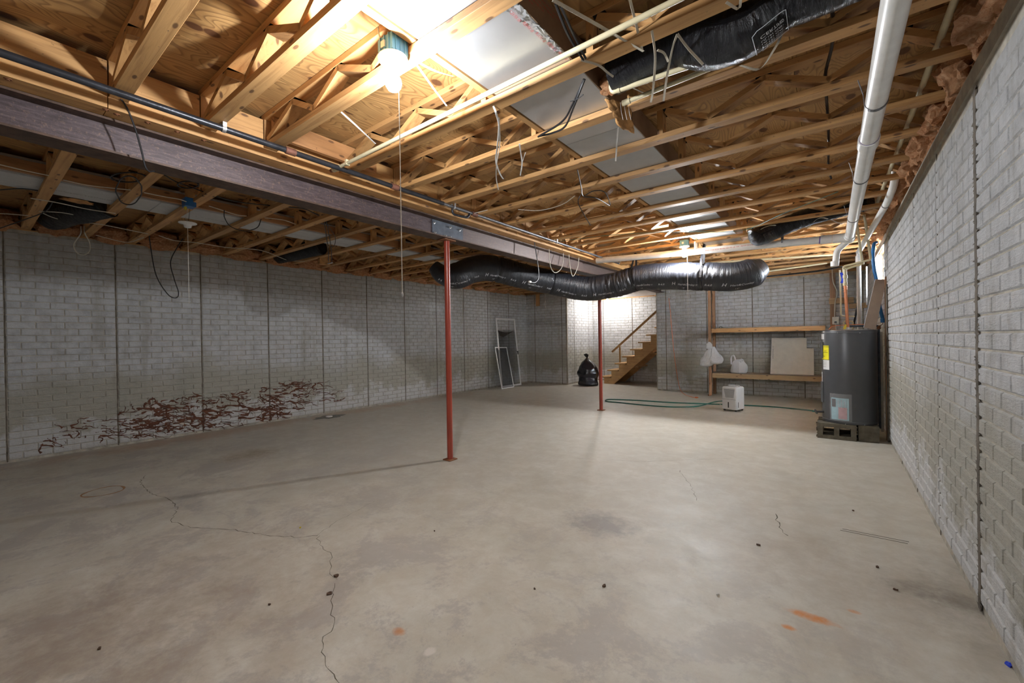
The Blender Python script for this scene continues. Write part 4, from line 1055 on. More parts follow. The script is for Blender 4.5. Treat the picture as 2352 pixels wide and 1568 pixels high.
cable('black_cable', [ax(258, 203, -3.03), ax(290, 245, -3.05), ax(312, 300, -3.07), ax(326, 350, -3.08), ax(333, 380, -3.09), ax(342, 393, -3.10), ax(354, 393, -3.13)], .0045, 'black', 'black cable hanging in front of the steel beam on the left')
cable('black_cable', [az(1276, 8, 2.62), az(1305, 80, 2.62), az(1340, 138, 2.60)], .006, 'black', 'left one of the two black cables beside the foil duct')
cable('black_cable', [az(1288, 14, 2.62), az(1320, 85, 2.62), az(1345, 134, 2.60)], .006, 'black', 'right one of the two black cables beside the foil duct')
cable('black_cable', [az(1341, 182, 2.595), az(1315, 240, 2.55), az(1290, 280, 2.55), az(1236, 314, 2.59)], .006, 'black', 'black cable sagging under the foil duct, left one')
cable('black_cable', [az(1343, 182, 2.595), az(1318, 245, 2.53), az(1298, 290, 2.53), az(1270, 305, 2.57), az(1238, 313, 2.59)], .006, 'black', 'black cable sagging under the foil duct, right one')
cable('black_wire', [az(1310, 233, 2.55), az(1325, 228, 2.54), az(1340, 217, 2.54)], .0025, 'black', 'short stray wire end under the foil duct')
cable('black_cable', [az(1908, -5, 2.66), az(1914, 60, 2.68), az(1910, 110, 2.70), az(1896, 170, 2.70), az(1898, 220, 2.70), az(1903, 300, 2.70), az(1903, 385, 2.70), az(1909, 410, 2.66)], .008, 'black', 'dark cable weaving through trusses right of the foil duct')
cable('black_cable', [az(1326, 389, 2.6), az(1335, 430, 2.55), az(1340, 450, 2.53), az(1370, 455, 2.55), az(1400, 472, 2.59)], .0045, 'black', 'black cable draped under far trusses left of the foil duct')
cable('black_cable', [az(1334, 446, 2.56), az(1328, 465, 2.5), az(1340, 490, 2.44), az(1356, 517, 2.40)], .004, 'black', 'loose black cable end dangling near the middle of the ceiling')
cable('black_cable', [az(1345, 448, 2.55), az(1365, 438, 2.58), az(1390, 442, 2.59), az(1402, 470, 2.59)], .0045, 'black', 'looped black cable above the dangling cable end')
cable('black_cable', [ax(1221, 518, -3.1), ax(1228, 560, -3.08), ax(1235, 605, -3.05), ax(1237, 635, -3.05), ax(1230, 648, -3.05), ax(1218, 648, -3.05)], .006, 'black', 'black cable with a tan plug hanging over the far duct')
single('plug', MB().box(*(lambda q: (q.x-.012, q.x+.012, q.y-.02, q.y+.02, q.z-.012, q.z+.012))(ax(1217, 647, -3.05)), .003), M['outlet'], 'tan plug on the cable in front of the far duct', 'plug')
for k, (xa, xb, zt) in enumerate(((1261, 1294, 626), (1306, 1330, 634))):
    cable('white_wire', [ax(xa, 568+k*6, -3.15), ax(xa+3, 610, -3.10), ax((xa+xb)/2-2, zt, -3.08), ax(xb-3, 612, -3.10), ax(xb, 575+k*8, -3.15)], .005, 'white_cable', ['left', 'right'][k]+' loop of pale wire hanging over the far end of the beam')
# left bay wires
def circle_cable(cx_, cy_, rx, ry, z, label, turns=1, a0=0, r_=.005):
    n = 24*turns; cable('cable_coil', [az(cx_+rx*math.cos(a0+2*math.pi*i/24)*(1+.05*math.sin(i*1.7)), cy_+ry*math.sin(a0+2*math.pi*i/24), z-.0003*i) for i in range(n+1)], r_, 'black', label, k=2)
circle_cable(296, 437, 29, 33, 2.56, 'round hanging loop of black cable below the left truss')
circle_cable(295, 407, 40, 11, 2.63, 'flat coil of black cable lying on the left trusses', 3)
circle_cable(432, 424, 24, 8, 2.64, 'small flat coil of black cable behind the bright blue box', 3)
cable('black_cable', [az(378, 402, 2.6), az(400, 415, 2.63), az(425, 425, 2.64), az(530, 460, 2.66), az(620, 472, 2.66)], .005, 'black', 'black cable strung along the trusses just left of the beam')
cable('black_cable', [az(662, 475, 2.64), az(700, 480, 2.64), az(733, 495, 2.6)], .005, 'black', 'short black cable emerging beside the beam, left bay')
cable('black_cable', [az(515, 482, 2.62), az(516, 500, 2.55), az(530, 520, 2.5), az(560, 530, 2.48), az(590, 523, 2.5), az(600, 503, 2.6)], .0045, 'black', 'black cable hanging in a wide loop from the left trusses')
cable('black_cable', [ax(343, 535, -6.85), ax(344, 553, -6.9), ax(358, 630, -6.95), ax(385, 675, -7.0), ax(404, 684, -7.0), ax(410, 672, -7.0), ax(400, 640, -7.0), ax(392, 600, -6.95), ax(412, 560, -6.9), ax(420, 548, -6.85)], .006, 'black', 'big black cable loop hanging in front of the left wall')
cable('white_wire', [ax(186, 520, -6.95), ax(185, 537, -6.95), ax(170, 560, -6.98), ax(175, 578, -7.0), ax(192, 585, -7.0), ax(206, 575, -7.0), ax(205, 555, -6.98), ax(195, 536, -6.95), ax(194, 519, -6.95)], .006, 'white_cable', 'small pale wire loop on the upper left wall')
cable('black_cable', [az(0, 524, 2.52), az(60, 503, 2.55), az(105, 485, 2.57), az(122, 462, 2.62)], .005, 'black', 'black cable entering at the far left edge')
cable('black_cable', [az(0, 436, 2.62), az(50, 433, 2.62), az(100, 440, 2.64)], .005, 'black', 'thin black cable over the white duct at the left edge')
for k, (pts, lab) in enumerate((([(0, 378), (60, 392), (112, 403)], 'pale wire along the left trusses, first bay'), ([(145, 413), (200, 425), (260, 432), (300, 436)], 'pale wire along the left trusses, second bay'),
        ([(330, 442), (380, 452), (410, 457), (428, 463)], 'pale wire feeding the bright blue box'), ([(70, 455), (130, 465), (200, 480), (266, 490)], 'pale wire stretched across the crumpled left duct, upper'),
        ([(90, 485), (140, 488), (180, 495)], 'pale wire stretched across the crumpled left duct, middle'), ([(95, 488), (130, 502), (180, 510), (230, 515), (340, 537)], 'pale wire stretched across the crumpled left duct, lower'),
        ([(0, 490), (30, 492), (65, 495)], 'pale wire over the left insulation at the edge'), ([(365, 541), (400, 552), (440, 556), (470, 560), (520, 568), (600, 575), (660, 597), (700, 600)], 'long pale wire above the left wall'),
        ([(220, 540), (290, 556), (330, 545)], 'slack pale wire over the first insulation wads'))):
    cable('white_wire', [az(a, b, 2.59-.004*k) for a, b in pts], .004, 'white_cable', lab)
cable('white_wire', [az(480, 473, 2.61), az(540, 492, 2.62), az(567, 496, 2.62)], .004, 'white_cable', 'pale wire right of the bright blue box')
cable('white_wire', [az(608, 500, 2.61), az(650, 505, 2.63), az(680, 515, 2.64)], .004, 'white_cable', 'pale wire crossing bays beside the beam')
hb = thing('dangling_connectors', 'pair of black cables ending in a small metal bracket, left bays', 'cable', az(758, 604, 2.40))
for k in (0, 7): part('cable', MB().tube(spline([az(745+k*.6, 508, 2.62), az(750+k, 545, 2.54), az(754+k, 575, 2.47), az(755+k, 600, 2.41)], 6), .005, 6), M['black'], hb)
part('cable', MB().tube(spline([az(752, 515, 2.6), az(770, 545, 2.55), az(766, 566, 2.5), az(752, 563, 2.5)], 6), .004, 6), M['black'], hb)
q = az(758, 604, 2.40); part('bracket', MB().box(q.x-.055, q.x+.055, q.y-.01, q.y+.01, q.z-.008, q.z+.008, .002), M['galv'], hb)
cable('white_wire', [ax(1062, 652, -6.95), ax(1062, 672, -6.95), ax(1063, 700, -7.0), ax(1062, 735, -7.05), ax(1058, 745, -7.05)], .006, 'white_cable', 'thin pale wire hanging on the left wall right of the near column')
cable('white_wire', [ay(1252, 674, 10.0), ay(1252, 690, 10.0), ay(1254, 715, 10.05), ay(1252, 735, 10.1), ay(1246, 738, 10.1)], .006, 'white_cable', 'thin pale wire hanging by the dark corner')
single('wood_stub', MB().box(*(lambda q: (q.x-.06, q.x+.06, q.y-.03, q.y, 2.24, 2.58))(ay(1236, 700, 10.22))), M['wood_z'], 'short vertical wood block at the top of the dark corner', 'board')
cable('white_wire', [az(1010, 520, 2.52), az(1060, 498, 2.55), az(1120, 482, 2.58)], .003, 'white_cable', 'thin wire over the splice plate')
cable('white_wire', [az(1190, 481, 2.58), az(1240, 483, 2.58), az(1290, 470, 2.59), az(1320, 450, 2.6)], .003, 'white_cable', 'thin pale wire sagging under the middle trusses')
cable('green_wire', [az(1240, 560, 2.58), az(1400, 540, 2.58), az(1560, 532, 2.585), az(1700, 530, 2.585), az(1800, 490, 2.59), az(1925, 440, 2.59)], .003, 'green', 'thin green wire strung below the far trusses')

# ------------------------------------------------------------------ water heater corner
def block(name, x0, y0, z0, label, long_x=True, cores=True):
    L, D, Hh = .375, .19, .19
    t_ = thing('cinder_block', label, 'block', (x0, y0, 0), 'cinder blocks under the heater')
    if long_x:
        # face with two open cores towards the room
        mb = MB(); xs = [0, .055, .165, .215, .325, L]; zs = [0, .045, .145, Hh]
        for i in range(5):
            for j in range(3):
                if i in (1, 3) and j == 1: continue
                mb.box(x0+xs[i], x0+xs[i+1], y0, y0+D, zs[j]+z0, zs[j+1]+z0)
        part('body', mb, M['cinder'], t_)
        nub = MB()
        for k in range(26):
            ex = x0+(L if k % 2 else 0); z = z0+.01+R()*.17; s_ = .005+R()*.008; nub.box(ex-s_, ex+s_, y0+.002, y0+.03, z, z+s_*1.5)
        part('chipped_edge', nub, M['cinder'], t_)
    else:
        part('body', MB().box(x0, x0+D, y0, y0+L, z0, z0+Hh, .006), M['cinder'], t_)
    return t_
block('b1', -.155, 6.43, 0, 'cinder block with two open cores under the heater front')
block('b2', .24, 6.47, 0, 'solid-faced cinder block under the right of the heater', False)
block('b3', -.15, 6.72, 0, 'cinder block hidden behind the open-core block')
HC = Vector((.165, 6.71, .19)); HR = .272; HT = 1.33
wh = thing('water_heater', 'tall dark grey cylindrical electric water heater on cinder blocks', 'water heater', HC)
part('tank', MB().lathe((HC.x, HC.y, 0), [(HR-.012, .1905), (HR-.002, .195), (HR, .205), (HR, HT-.02), (HR-.004, HT-.008), (HR-.02, HT)], 64), M['heater'], wh)
part('top_rim', MB().lathe((HC.x, HC.y, HT-.04), [(HR+.0005, 0), (HR+.003, .003), (HR+.003, .009), (HR+.0005, .012)], 64), M['heater_trim'], wh)
part('bottom_rim', MB().lathe((HC.x, HC.y, .215), [(HR+.0005, 0), (HR+.003, .003), (HR+.003, .009), (HR+.0005, .012)], 64), M['heater_trim'], wh)
def hp(a, z, off=.0): return Vector((HC.x+math.cos(a)*(HR+off), HC.y+math.sin(a)*(HR+off), z))
def hang(px, py):
    """angle and height on the tank under a measured sight line"""
    d = ray(px, py); ox, oy = CAM.x-HC.x, CAM.y-HC.y; A = d.x*d.x+d.y*d.y; B = 2*(ox*d.x+oy*d.y); Cc = ox*ox+oy*oy-HR*HR
    disc = max(B*B-4*A*Cc, 0); t_ = (-B-math.sqrt(disc))/(2*A); p = CAM+d*t_; return math.atan2(p.y-HC.y, p.x-HC.x), p.z
def curved(px0, py0, px1, py1, off):
    a0, z0 = hang(px0, py0); a1, z1 = hang(px1, py1)
    if a0 > a1: a0 -= 2*math.pi if a0-a1 > math.pi else 0
    mb = MB(); n = 8
    for i in range(n+1):
        a = a0+(a1-a0)*i/n; mb.v += [hp(a, z1, off), hp(a, z0, off)]
    for i in range(n): mb.f.append((2*i, 2*i+2, 2*i+3, 2*i+1))
    mb.smooth = True
    return mb, a0, z0, a1, z1
def label_text(body, a0, z, size, parent, off=.0022, mat='ink'):
    return part('lettering', text_mb(body, size, lambda u, v: hp(a0+u/HR, z+v, off)), M[mat], parent)
mb, a0, z0, a1, z1 = curved(1888, 793, 1904, 826, .0012); yl = part('energy_label', mb, M['yellow'], wh, 'yellow energy label')
wd = (a1-a0)*HR
label_text('ENERGYGUIDE', a0+.01, z0-.022, .0135*wd/.09, yl); label_text('$419', a0+.5*wd/HR, z0-.075, .02, yl)
part('bar', (lambda m: m)(MB().add([hp(a0+.1*wd/HR+k*(.8*wd/HR/6), z0-.085-j*.004, .002) for k in range(7) for j in (0, 1)], [(2*k, 2*k+2, 2*k+3, 2*k+1) for k in range(6)])), M['ink'], yl)
label_text('4622', a0+.35*wd/HR, z0-.14, .018, yl)
for k in range(3): label_text('estimated yearly cost', a0+.01, z0-.165-k*.009, .006, yl)
mb, a0, z0, a1, z1 = curved(1891, 826, 1905, 849, .0014); wlb = part('white_label', mb, M['paper'], wh, 'white notice label')
for k in range(5): label_text('IMPORTANT NOTICE', a0+.008, z0-.018-k*.011, .0075, wlb)
label_text('866-720-2076', a0+.008, z0-.085, .011, wlb)
mb, a0, z0, a1, z1 = curved(1885.5, 767, 1893, 779, .0014); part('corner_label', mb, M['paper'], wh, 'small white sticker near the rim')
mb, a0, z0, a1, z1 = curved(1884.6, 853, 1890, 896, .0014); wl2 = part('warning_label', mb, M['paper'], wh, 'tall narrow warning sticker')
for k in range(4): label_text('WARNING', a0+.01, z0-.04-k*.05, .012, wl2, mat='ink' if k != 1 else 'redink')
# access covers on the left side
for (z0, z1) in ((.98, 1.18), (.42, .68)):
    mb = MB(); n = 8; a_ = math.radians(188); w_ = math.radians(28)
    for i in range(n+1):
        a = a_-w_/2+w_*i/n
        for z in (z0, z1):
            for off in (.0, .012): mb.v.append(hp(a, z, off))
    for i in range(n):
        o = 4*i; mb.f += [(o+1, o+3, o+7, o+5), (o, o+1, o+5, o+4), (o+2, o+6, o+7, o+3)]
    mb.f += [(0, 2, 3, 1), (4*n, 4*n+1, 4*n+3, 4*n+2)]
    part('access_cover', mb, M['heater_trim'], wh)
for px, py in ((1890, 760), (1924, 764), (1975, 764), (1888, 966), (1942, 974), (1986, 976)):
    a, z = hang(px, py); part('screw', MB().lathe(hp(a, z, 0), [(.005, 0), (.004, .003)], 8, (math.cos(a), math.sin(a), 0)), M['bolt'], wh)
# manual in its clear pouch
mb, a0, z0, a1, z1 = curved(1907, 902, 1957, 969, .006); po = part('manual_pouch', mb, M['pouch'], wh, 'clear plastic pouch')
aw = a1-a0
def patch(f0, g0_, f1, g1_, off, mat, name, parent):
    m_ = MB(); n = 6
    for i in range(n+1):
        a = a0+aw*(f0+(f1-f0)*i/n); m_.v += [hp(a, z0+(z1-z0)*g1_, off), hp(a, z0+(z1-z0)*g0_, off)]
    for i in range(n): m_.f.append((2*i, 2*i+2, 2*i+3, 2*i+1))
    return part(name, m_, M[mat], parent)
patch(.06, .16, .88, .97, .002, 'bluepaper', 'manual', wh)
patch(.10, .20, .30, .50, .003, 'darkbrown', 'cover_photo', wh)
patch(.42, .50, .80, .93, .0032, 'pink', 'leaflet', wh)
for k in range(7):
    part('lettering', text_mb('Residential Electric Water Heater', .0105, lambda u, v, k=k: hp(a0+aw*(.33)+v/HR, z0+(z1-z0)*.2-(u*.55)-0*k, .0036) + Vector((0, 0, 0)) if False else hp(a0+aw*(.34+.07*k)+v/HR, z0+(z1-z0)*(.22+.03*(k % 3))-u*.62, .0036)), M['redink' if k % 2 else 'darkbrown'], wh)
# drain valve + hose bib
a_ = math.radians(200); p_ = hp(a_, .30)
part('drain_valve', MB().cyl(p_, p_+Vector((-.07, -.03, 0)), .013, 10).lathe(p_+Vector((-.08, -.035, 0)), [(.028, -.006), (.034, 0), (.028, .006)], 12, (1, .4, .4)), M['slot'], wh)
cable('extension_cord', [Vector((HC.x-.2, HC.y-.05, HT+.004)), Vector((HC.x-.15, HC.y-.05, HT+.05)), Vector((HC.x, HC.y, HT+.062)), Vector((HC.x+.12, HC.y-.02, HT+.063)), Vector((HC.x+.19, HC.y+.02, HT+.06))], .004, 'orange', 'orange cord looping over the heater top', 'cord')
single('hang_tag', MB().prism([ay(1936, 756, 6.60), ay(1943, 756, 6.60), ay(1945, 746, 6.60), ay(1941, 744, 6.60)], (0, .001, 0)), M['leaf_y'], 'small yellow-green tag on the heater top', 'tag')
# leaning cardboard channel
cb = thing('cardboard_channel', 'long brown cardboard channel leaning upright on the heater top', 'cardboard', ay(1970, 750, 6.62))
A_, B_, C_, D_ = ay(1983, 752, 6.62), ay(2011, 757, 6.62), ay(2036, 642, 6.72), ay(2010, 641, 6.72)
part('front_face', MB().prism([A_, B_, C_, D_], (0, .004, 0)), M['cardboard'], cb)
part('side_flap', MB().prism([A_, D_, D_+Vector((.012, .09, 0)), A_+Vector((.012, .09, 0))], (.004, 0, 0)), M['paper'], cb, 'white inner side')
part('side_flap', MB().prism([B_, C_, C_+Vector((.0, .05, 0)), B_+Vector((.0, .05, 0))], (-.004, 0, 0)), M['cardboard'], cb)
# white panel strip and brown corner board behind the heater
single('white_strip', MB().box(.475, .500, 6.90, 7.02, .06, 1.30), M['gypsum'], 'narrow whitish board standing right of the heater', 'board')
single('corner_board', MB().box(.508, .522, 6.66, 6.74, 0, 1.95), M['old_z'], 'dark brown upright board in the corner by the heater', 'board')
# outlet board
ub = thing('backer_post', 'brown wooden post with cross boards fixed on the back wall', 'post', (ay(1914, 700, 10.2).x, 10.2, 0))
xq = ay(1913, 700, 10.2).x
part('upright', MB().box(xq-.045, xq+.045, 10.17, 10.238, 1.3, 2.46), M['old_z'], ub)
part('cross_board', MB().box(ay(1904, 690, 10.15).x, ay(1961, 690, 10.15).x, 10.13, 10.168, ay(1904, 698, 10.15).z, ay(1904, 685, 10.15).z), M['old_x'], ub)
part('cross_board', MB().box(ay(1950, 700, 10.15).x, ay(1995, 700, 10.15).x, 10.17, 10.208, ay(1950, 708, 10.15).z, ay(1950, 697, 10.15).z), M['old_x'], ub)
ob_ = thing('wall_outlet', 'cream electrical outlet above the shelf end', 'outlet', ay(1919, 736, 10.16))
q = ay(1919, 736, 10.16); part('cover', MB().box(q.x-.05, q.x+.05, 10.14, 10.168, q.z-.07, q.z+.07, .004), M['outlet'], ob_)
part('plug', MB().box(q.x-.018, q.x+.018, 10.12, 10.14, q.z-.05, q.z-.015), M['slot'], ob_)
cable('white_cable', [ay(1919, 741, 10.12), ay(1920, 750, 10.12), ay(1921, 770, 10.12)], .008, 'white_cable', 'white cord plugged in at the cream outlet')
cable('white_cable', [ay(1911, 612, 10.1), ay(1913, 645, 10.1), ay(1922, 670, 10.1), ay(1918, 695, 10.1), ay(1917, 728, 10.13)], .009, 'white_cable', 'white cable dropping down the brown post')
cable('black_cable', [ay(1970, 700, 9.2), ay(1964, 730, 9.2), ay(1958, 760, 9.2)], .016, 'black', 'thick black cable behind the white stack')

# ------------------------------------------------------------------ shelves
sh = thing('shelf_unit', 'rough two-level timber shelf along the back wall', 'shelf', (-1.2, 10.0, 0))
PX0, PX1 = -2.122, -2.066; YS = 9.83; SX1 = -.10
part('front_post', MB().box(PX0, PX1, YS-.045, YS-.002, .02, 2.55), M['old_z'], sh)
part('rear_post', MB().box(-2.118, -2.062, 10.18, 10.235, 0, 2.45), M['old_z'], sh)
for (za, zb, mt) in ((1.356, 1.442, 'wood_x'), (.39, .482, 'old_x')):
    part('front_rail', MB().box(PX0+.045, SX1, YS, YS+.038, za, zb), M[mt], sh)
    part('rear_rail', MB().box(PX0+.045, SX1, 10.195, 10.232, za, zb), M[mt], sh)
    part('shelf_board', MB().box(PX0+.03, SX1, YS+.0, 10.234, zb, zb+.012), M['shelf_top'], sh)
    part('end_rail', MB().box(PX1+.001, PX1+.036, YS+.04, 10.19, za, zb), M[mt], sh)
q = az(1633, 906)
single('foot_block', MB().lathe((q.x+.01, YS-.02, 0), [(.034, 0), (.036, .005), (.034, .019)], 12), M['rust'], 'small rusty foot under the front shelf post', 'foot')
# drywall offcut
dz = .4955
dpx = [(-1.010, dz), (-.283, dz), (-.283, 1.011), (-.398, 1.011), (-.400, 1.222), (-.994, 1.226)]
lean = lambda x, z: (x, 10.04+(z-dz)*.2, z)
dwb = thing('drywall_offcut', 'notched beige drywall offcut leaning on the lower shelf', 'board', (-.65, 10.04, dz))
part('sheet', MB().prism([lean(x, z) for x, z in dpx], (0, .013, .0)), M['drywall'], dwb)
part('cut_edge', MB().prism([Vector(lean(x, z))+Vector((0, -.0015, 0)) for x, z in [(-1.010, dz), (-1.001, dz), (-.985, 1.226), (-.994, 1.226)]], (0, .0012, 0)), M['gypsum'], dwb, 'pale edge')
part('edge_print', text_mb('GYPSUM PANEL 1/2', .05, lambda u, v: Vector(lean(-.955-v*.6, .80+u*.6))+Vector((0, -.002, 0))), M['dkstrap'], dwb)
# small dark clip on the upper shelf
q = ay(1656, 753, 9.85); single('spring_clip', MB().tube(spline([q+Vector((-.03, 0, 0)), q+Vector((-.02, 0, .03)), q+Vector((.01, 0, .035)), q+Vector((.025, 0, .008)), q+Vector((.0, 0, .0))], 5), .005, 6), M['ink'], 'small dark metal clip on the upper shelf', 'clip')

# ------------------------------------------------------------------ bags
def blob_mb(c_, prof, seed, seg=30, amp=.10, sx=1, sy=1, lean_=(0, 0)):
    mb = MB(); mb.smooth = True; n = len(prof); P = []
    hts = spline([Vector((r_, h, 0)) for r_, h in prof], 5)
    for i, v in enumerate(hts):
        for k in range(seg):
            a = 2*math.pi*k/seg; d = Vector((math.cos(a), math.sin(a), 0))
            q = 1+amp*noise.noise(Vector((d.x*1.6, d.y*1.6, v.y*7+seed)))+amp*.7*noise.noise(Vector((d.x*4, d.y*4, v.y*4+seed*2)))
            t_ = i/len(hts)
            mb.v.append(Vector((c_[0]+d.x*max(v.x, .002)*q*sx+lean_[0]*v.y, c_[1]+d.y*max(v.x, .002)*q*sy+lean_[1]*v.y, c_[2]+v.y)))
    m_ = len(hts)
    for i in range(m_-1):
        for k in range(seg): a = i*seg+k; b = i*seg+(k+1) % seg; mb.f.append((a, b, b+seg, a+seg))
    mb.f.append(tuple(range(seg))); mb.f.append(tuple((m_-1)*seg+k for k in range(seg)))
    return mb
tc = az(1354, 884); tc = Vector((tc.x, 10.40, 0))
tb_ = thing('bin_bag', 'full black bin bag tied at the top, left of the far column', 'bag', tc)
o_ = part('sack', blob_mb((tc.x, tc.y, 0), [(.24, .0), (.28, .04), (.275, .14), (.255, .22), (.285, .32), (.275, .42), (.225, .53), (.15, .63), (.075, .70), (.03, .75)], 5, 48, .18, 1, .8, (-.05, 0)), M['bag_black'], tb_)
part('tied_top', blob_mb((tc.x-.04, tc.y, .745), [(.025, 0), (.035, .02), (.06, .06), (.07, .09), (.02, .12)], 9, 20, .5, .8, .4, (-.2, 0)).add(*(lambda c: ([c, c+Vector((-.09, 0, .05)), c+Vector((-.10, .01, .02))], [(0, 1, 2)]))(Vector((tc.x-.04, tc.y, .80)))), M['bag_black'], tb_)
# hanging white bag
hbq = ay(1631, 790, 9.76)
hb2 = thing('carrier_bag', 'white plastic bag hanging from the front shelf post', 'bag', (hbq.x, 9.70, .6))
z_ = lambda px, py: ay(px, py, 9.70)
a = z_(1622, 842); b = z_(1646, 836)
m1 = blob_mb((a.x, 9.69, a.z), [(.03, 0), (.12, .03), (.145, .10), (.14, .20), (.10, .30), (.05, .38), (.03, .42)], 3, 30, .42, 1, .6, (.24, 0))
m2 = blob_mb((b.x, 9.66, b.z), [(.03, 0), (.11, .03), (.12, .10), (.10, .20), (.06, .30), (.03, .37)], 8, 30, .42, 1, .55, (-.16, .06))
part('left_lobe', m1, M['bag_white'], hb2); part('right_lobe', m2, M['bag_white'], hb2)
kt = z_(1630, 788); part('knot', blob_mb((kt.x, 9.68, kt.z-.12), [(.05, 0), (.06, .03), (.045, .06), (.05, .09), (.035, .12), (.012, .15)], 13, 16, .7, 1.2, .6), M['bag_white'], hb2)
# bag on the shelf
sb = Vector((-1.575, 9.99, .4955))
sbt = thing('carrier_bag', 'white plastic bag with loop handles on the lower shelf', 'bag', sb)
part('sack', blob_mb(sb, [(.13, 0), (.15, .02), (.155, .10), (.14, .18), (.10, .25), (.05, .285)], 21, 30, .25, 1.0, .62), M['bag_white'], sbt)
for sx_, hh in ((-.10, .40), (.03, .30)):
    c_ = sb+Vector((sx_, -.03, .18))
    part('handle', MB().ribbon(spline([c_+Vector((-.035, 0, 0)), c_+Vector((-.035, 0, hh-.26)), c_+Vector((0, 0, hh-.20)), c_+Vector((.035, 0, hh-.26)), c_+Vector((.05, 0, 0))], 6), .035, lambda t_: (.6, .8, .2), .003), M['bag_white'], sbt)
fluff('crumpled_inner', sb+Vector((.03, -.02, .26)), .07, .05, .035, None, 91, 'bag_white', sbt, amp=.9)

# ------------------------------------------------------------------ dehumidifier
dc, dr, dl = az(1692, 946.5), az(1717, 946.5), az(1658, 942)
fx = Vector((dc.x-dl.x, dc.y-dl.y, 0)); wdt = fx.length; fxn = fx.normalized(); fyn = Vector((-fxn.y, fxn.x, 0)); dpt = .27
zb, zt = .03, .415
dh = thing('dehumidifier', 'white portable dehumidifier standing on the floor before the shelves', 'appliance', dl.lerp(dc, .5)+fyn*.12)
def dP(u, v, z): return dl+fxn*(u*wdt)+fyn*(v*dpt)+Vector((0, 0, z))
def rbox(u0, u1, v0, v1, z0, z1, bev):
    """box with rounded vertical and top edges in the appliance's own frame"""
    mb = MB(); prof = [(z0, bev*.3), (z0+bev*.3, 0)] + [(z1-bev+bev*math.sin(t_*math.pi/10), bev-bev*math.cos(t_*math.pi/10)) for t_ in range(0, 6)]
    W_ = (u1-u0)*wdt; D_ = (v1-v0)*dpt; n = 6
    for (z, ins) in prof:
        rr_ = bev; cs = [(W_-ins-rr_, D_-ins-rr_, 0), (ins+rr_, D_-ins-rr_, 90), (ins+rr_, ins+rr_, 180), (W_-ins-rr_, ins+rr_, 270)]
        for (cx_, cy_, a0_) in cs:
            for k in range(n): a = math.radians(a0_+90*k/(n-1)); mb.v.append(dP(u0, v0, z)+fxn*(cx_+rr_*math.cos(a))+fyn*(cy_+rr_*math.sin(a)))
    m_ = 4*n
    for i in range(len(prof)-1):
        for k in range(m_): a = i*m_+k; b = i*m_+(k+1) % m_; mb.f.append((a, b, b+m_, a+m_))
    mb.f.append(tuple(range(m_))); mb.f.append(tuple((len(prof)-1)*m_+k for k in range(m_))); mb.smooth = True
    return mb
part('housing', rbox(0, 1, 0, 1, zb, zt, .028), M['appliance'], dh)
def fpanel(pts, off, name, mat, parent, th=.003):
    return part(name, MB().prism([dP(u, 0, z)-fyn*off for u, z in pts], fyn*(-th)), M[mat], parent)
gr = fpanel([(.16, zt-.04), (.88, zt-.04), (.80, zt-.185), (.26, zt-.185)], -.001, 'grille', 'grille', dh)
for k in range(13):
    z = zt-.048-k*.0108; sl = .018*k/3.2; part('slat', MB().prism([dP(.17+.1*k/13, 0, z)-fyn*.002, dP(.87-.075*k/13, 0, z)-fyn*.002, dP(.87-.075*k/13, 0, z-.004)-fyn*.002, dP(.17+.1*k/13, 0, z-.004)-fyn*.002], fyn*-.004), M['appliance'], gr)
part('seam_line', MB().prism([dP(.03, 0, .205)-fyn*.0005, dP(.97, 0, .205)-fyn*.0005, dP(.97, 0, .202)-fyn*.0005, dP(.03, 0, .202)-fyn*.0005], fyn*-.001), M['slot'], dh)
fpanel([(.42, .155), (.49, .155), (.49, .06), (.42, .06)], .0, 'water_gauge', 'slot', dh, .002)
part('side_slot', MB().prism([dP(1, .18, .16)+fxn*.0005, dP(1, .23, .16)+fxn*.0005, dP(1, .23, .07)+fxn*.0005, dP(1, .18, .07)+fxn*.0005], fxn*.002), M['slot'], dh)
part('control_panel', MB().prism([dP(.15, .18, zt+.0005), dP(.8, .14, zt+.0005), dP(.8, .4, zt+.0005), dP(.15, .4, zt+.0005)], (0, 0, .002)), M['grille'], dh)
part('carry_handle', MB().tube(spline([dP(.2, .55, zt-.004), dP(.22, .55, zt+.018), dP(.5, .55, zt+.022), dP(.86, .55, zt+.018), dP(.88, .55, zt-.004)], 6), .009, 8), M['appliance'], dh)
for u, v in ((.12, .12), (.88, .12), (.12, .88), (.88, .88)):
    part('caster', MB().cyl(dP(u, v, .016)-fxn*.012, dP(u, v, .016)+fxn*.012, .015, 10), M['slot'], dh)
# hoses and cord on the floor
def ground(pts, z): return [az(a, b, z) for a, b in pts]
cable('garden_hose', [dP(.0, .95, .15), az(1640, 923, .06), az(1600, 933, .011), az(1540, 934, .011), az(1480, 930, .011), az(1420, 924, .011), az(1392, 921, .011), az(1400, 917, .011), az(1460, 919, .011), az(1540, 924, .011), az(1620, 927, .011)]
      + ground([(1700, 930), (1760, 933), (1820, 938)], .011) + [ay(1850, 941, 8.1), ay(1866, 943, 7.4), ay(1874, 945, 6.9), Vector((-.20, 6.60, .30))], .011, 'green', 'green garden hose looping over the floor to the heater', 'hose', k=10)
cable('extension_cord', [ay(1536, 684, 10.2), ay(1540, 720, 10.22), ay(1545, 780, 10.22), ay(1552, 840, 10.2), ay(1561, 890, 10.15), az(1572, 905, .006), az(1588, 911, .006), az(1600, 914, .006)], .006, 'orange', 'orange extension cord hanging down the back wall beam end', 'cord')
cable('white_cable', [az(1601, 914, .007), az(1625, 920, .006), az(1650, 928, .006)] + [dP(.1, 1.05, .03)], .004, 'white_cable', 'thin cord from the orange cord to the dehumidifier', 'cord')
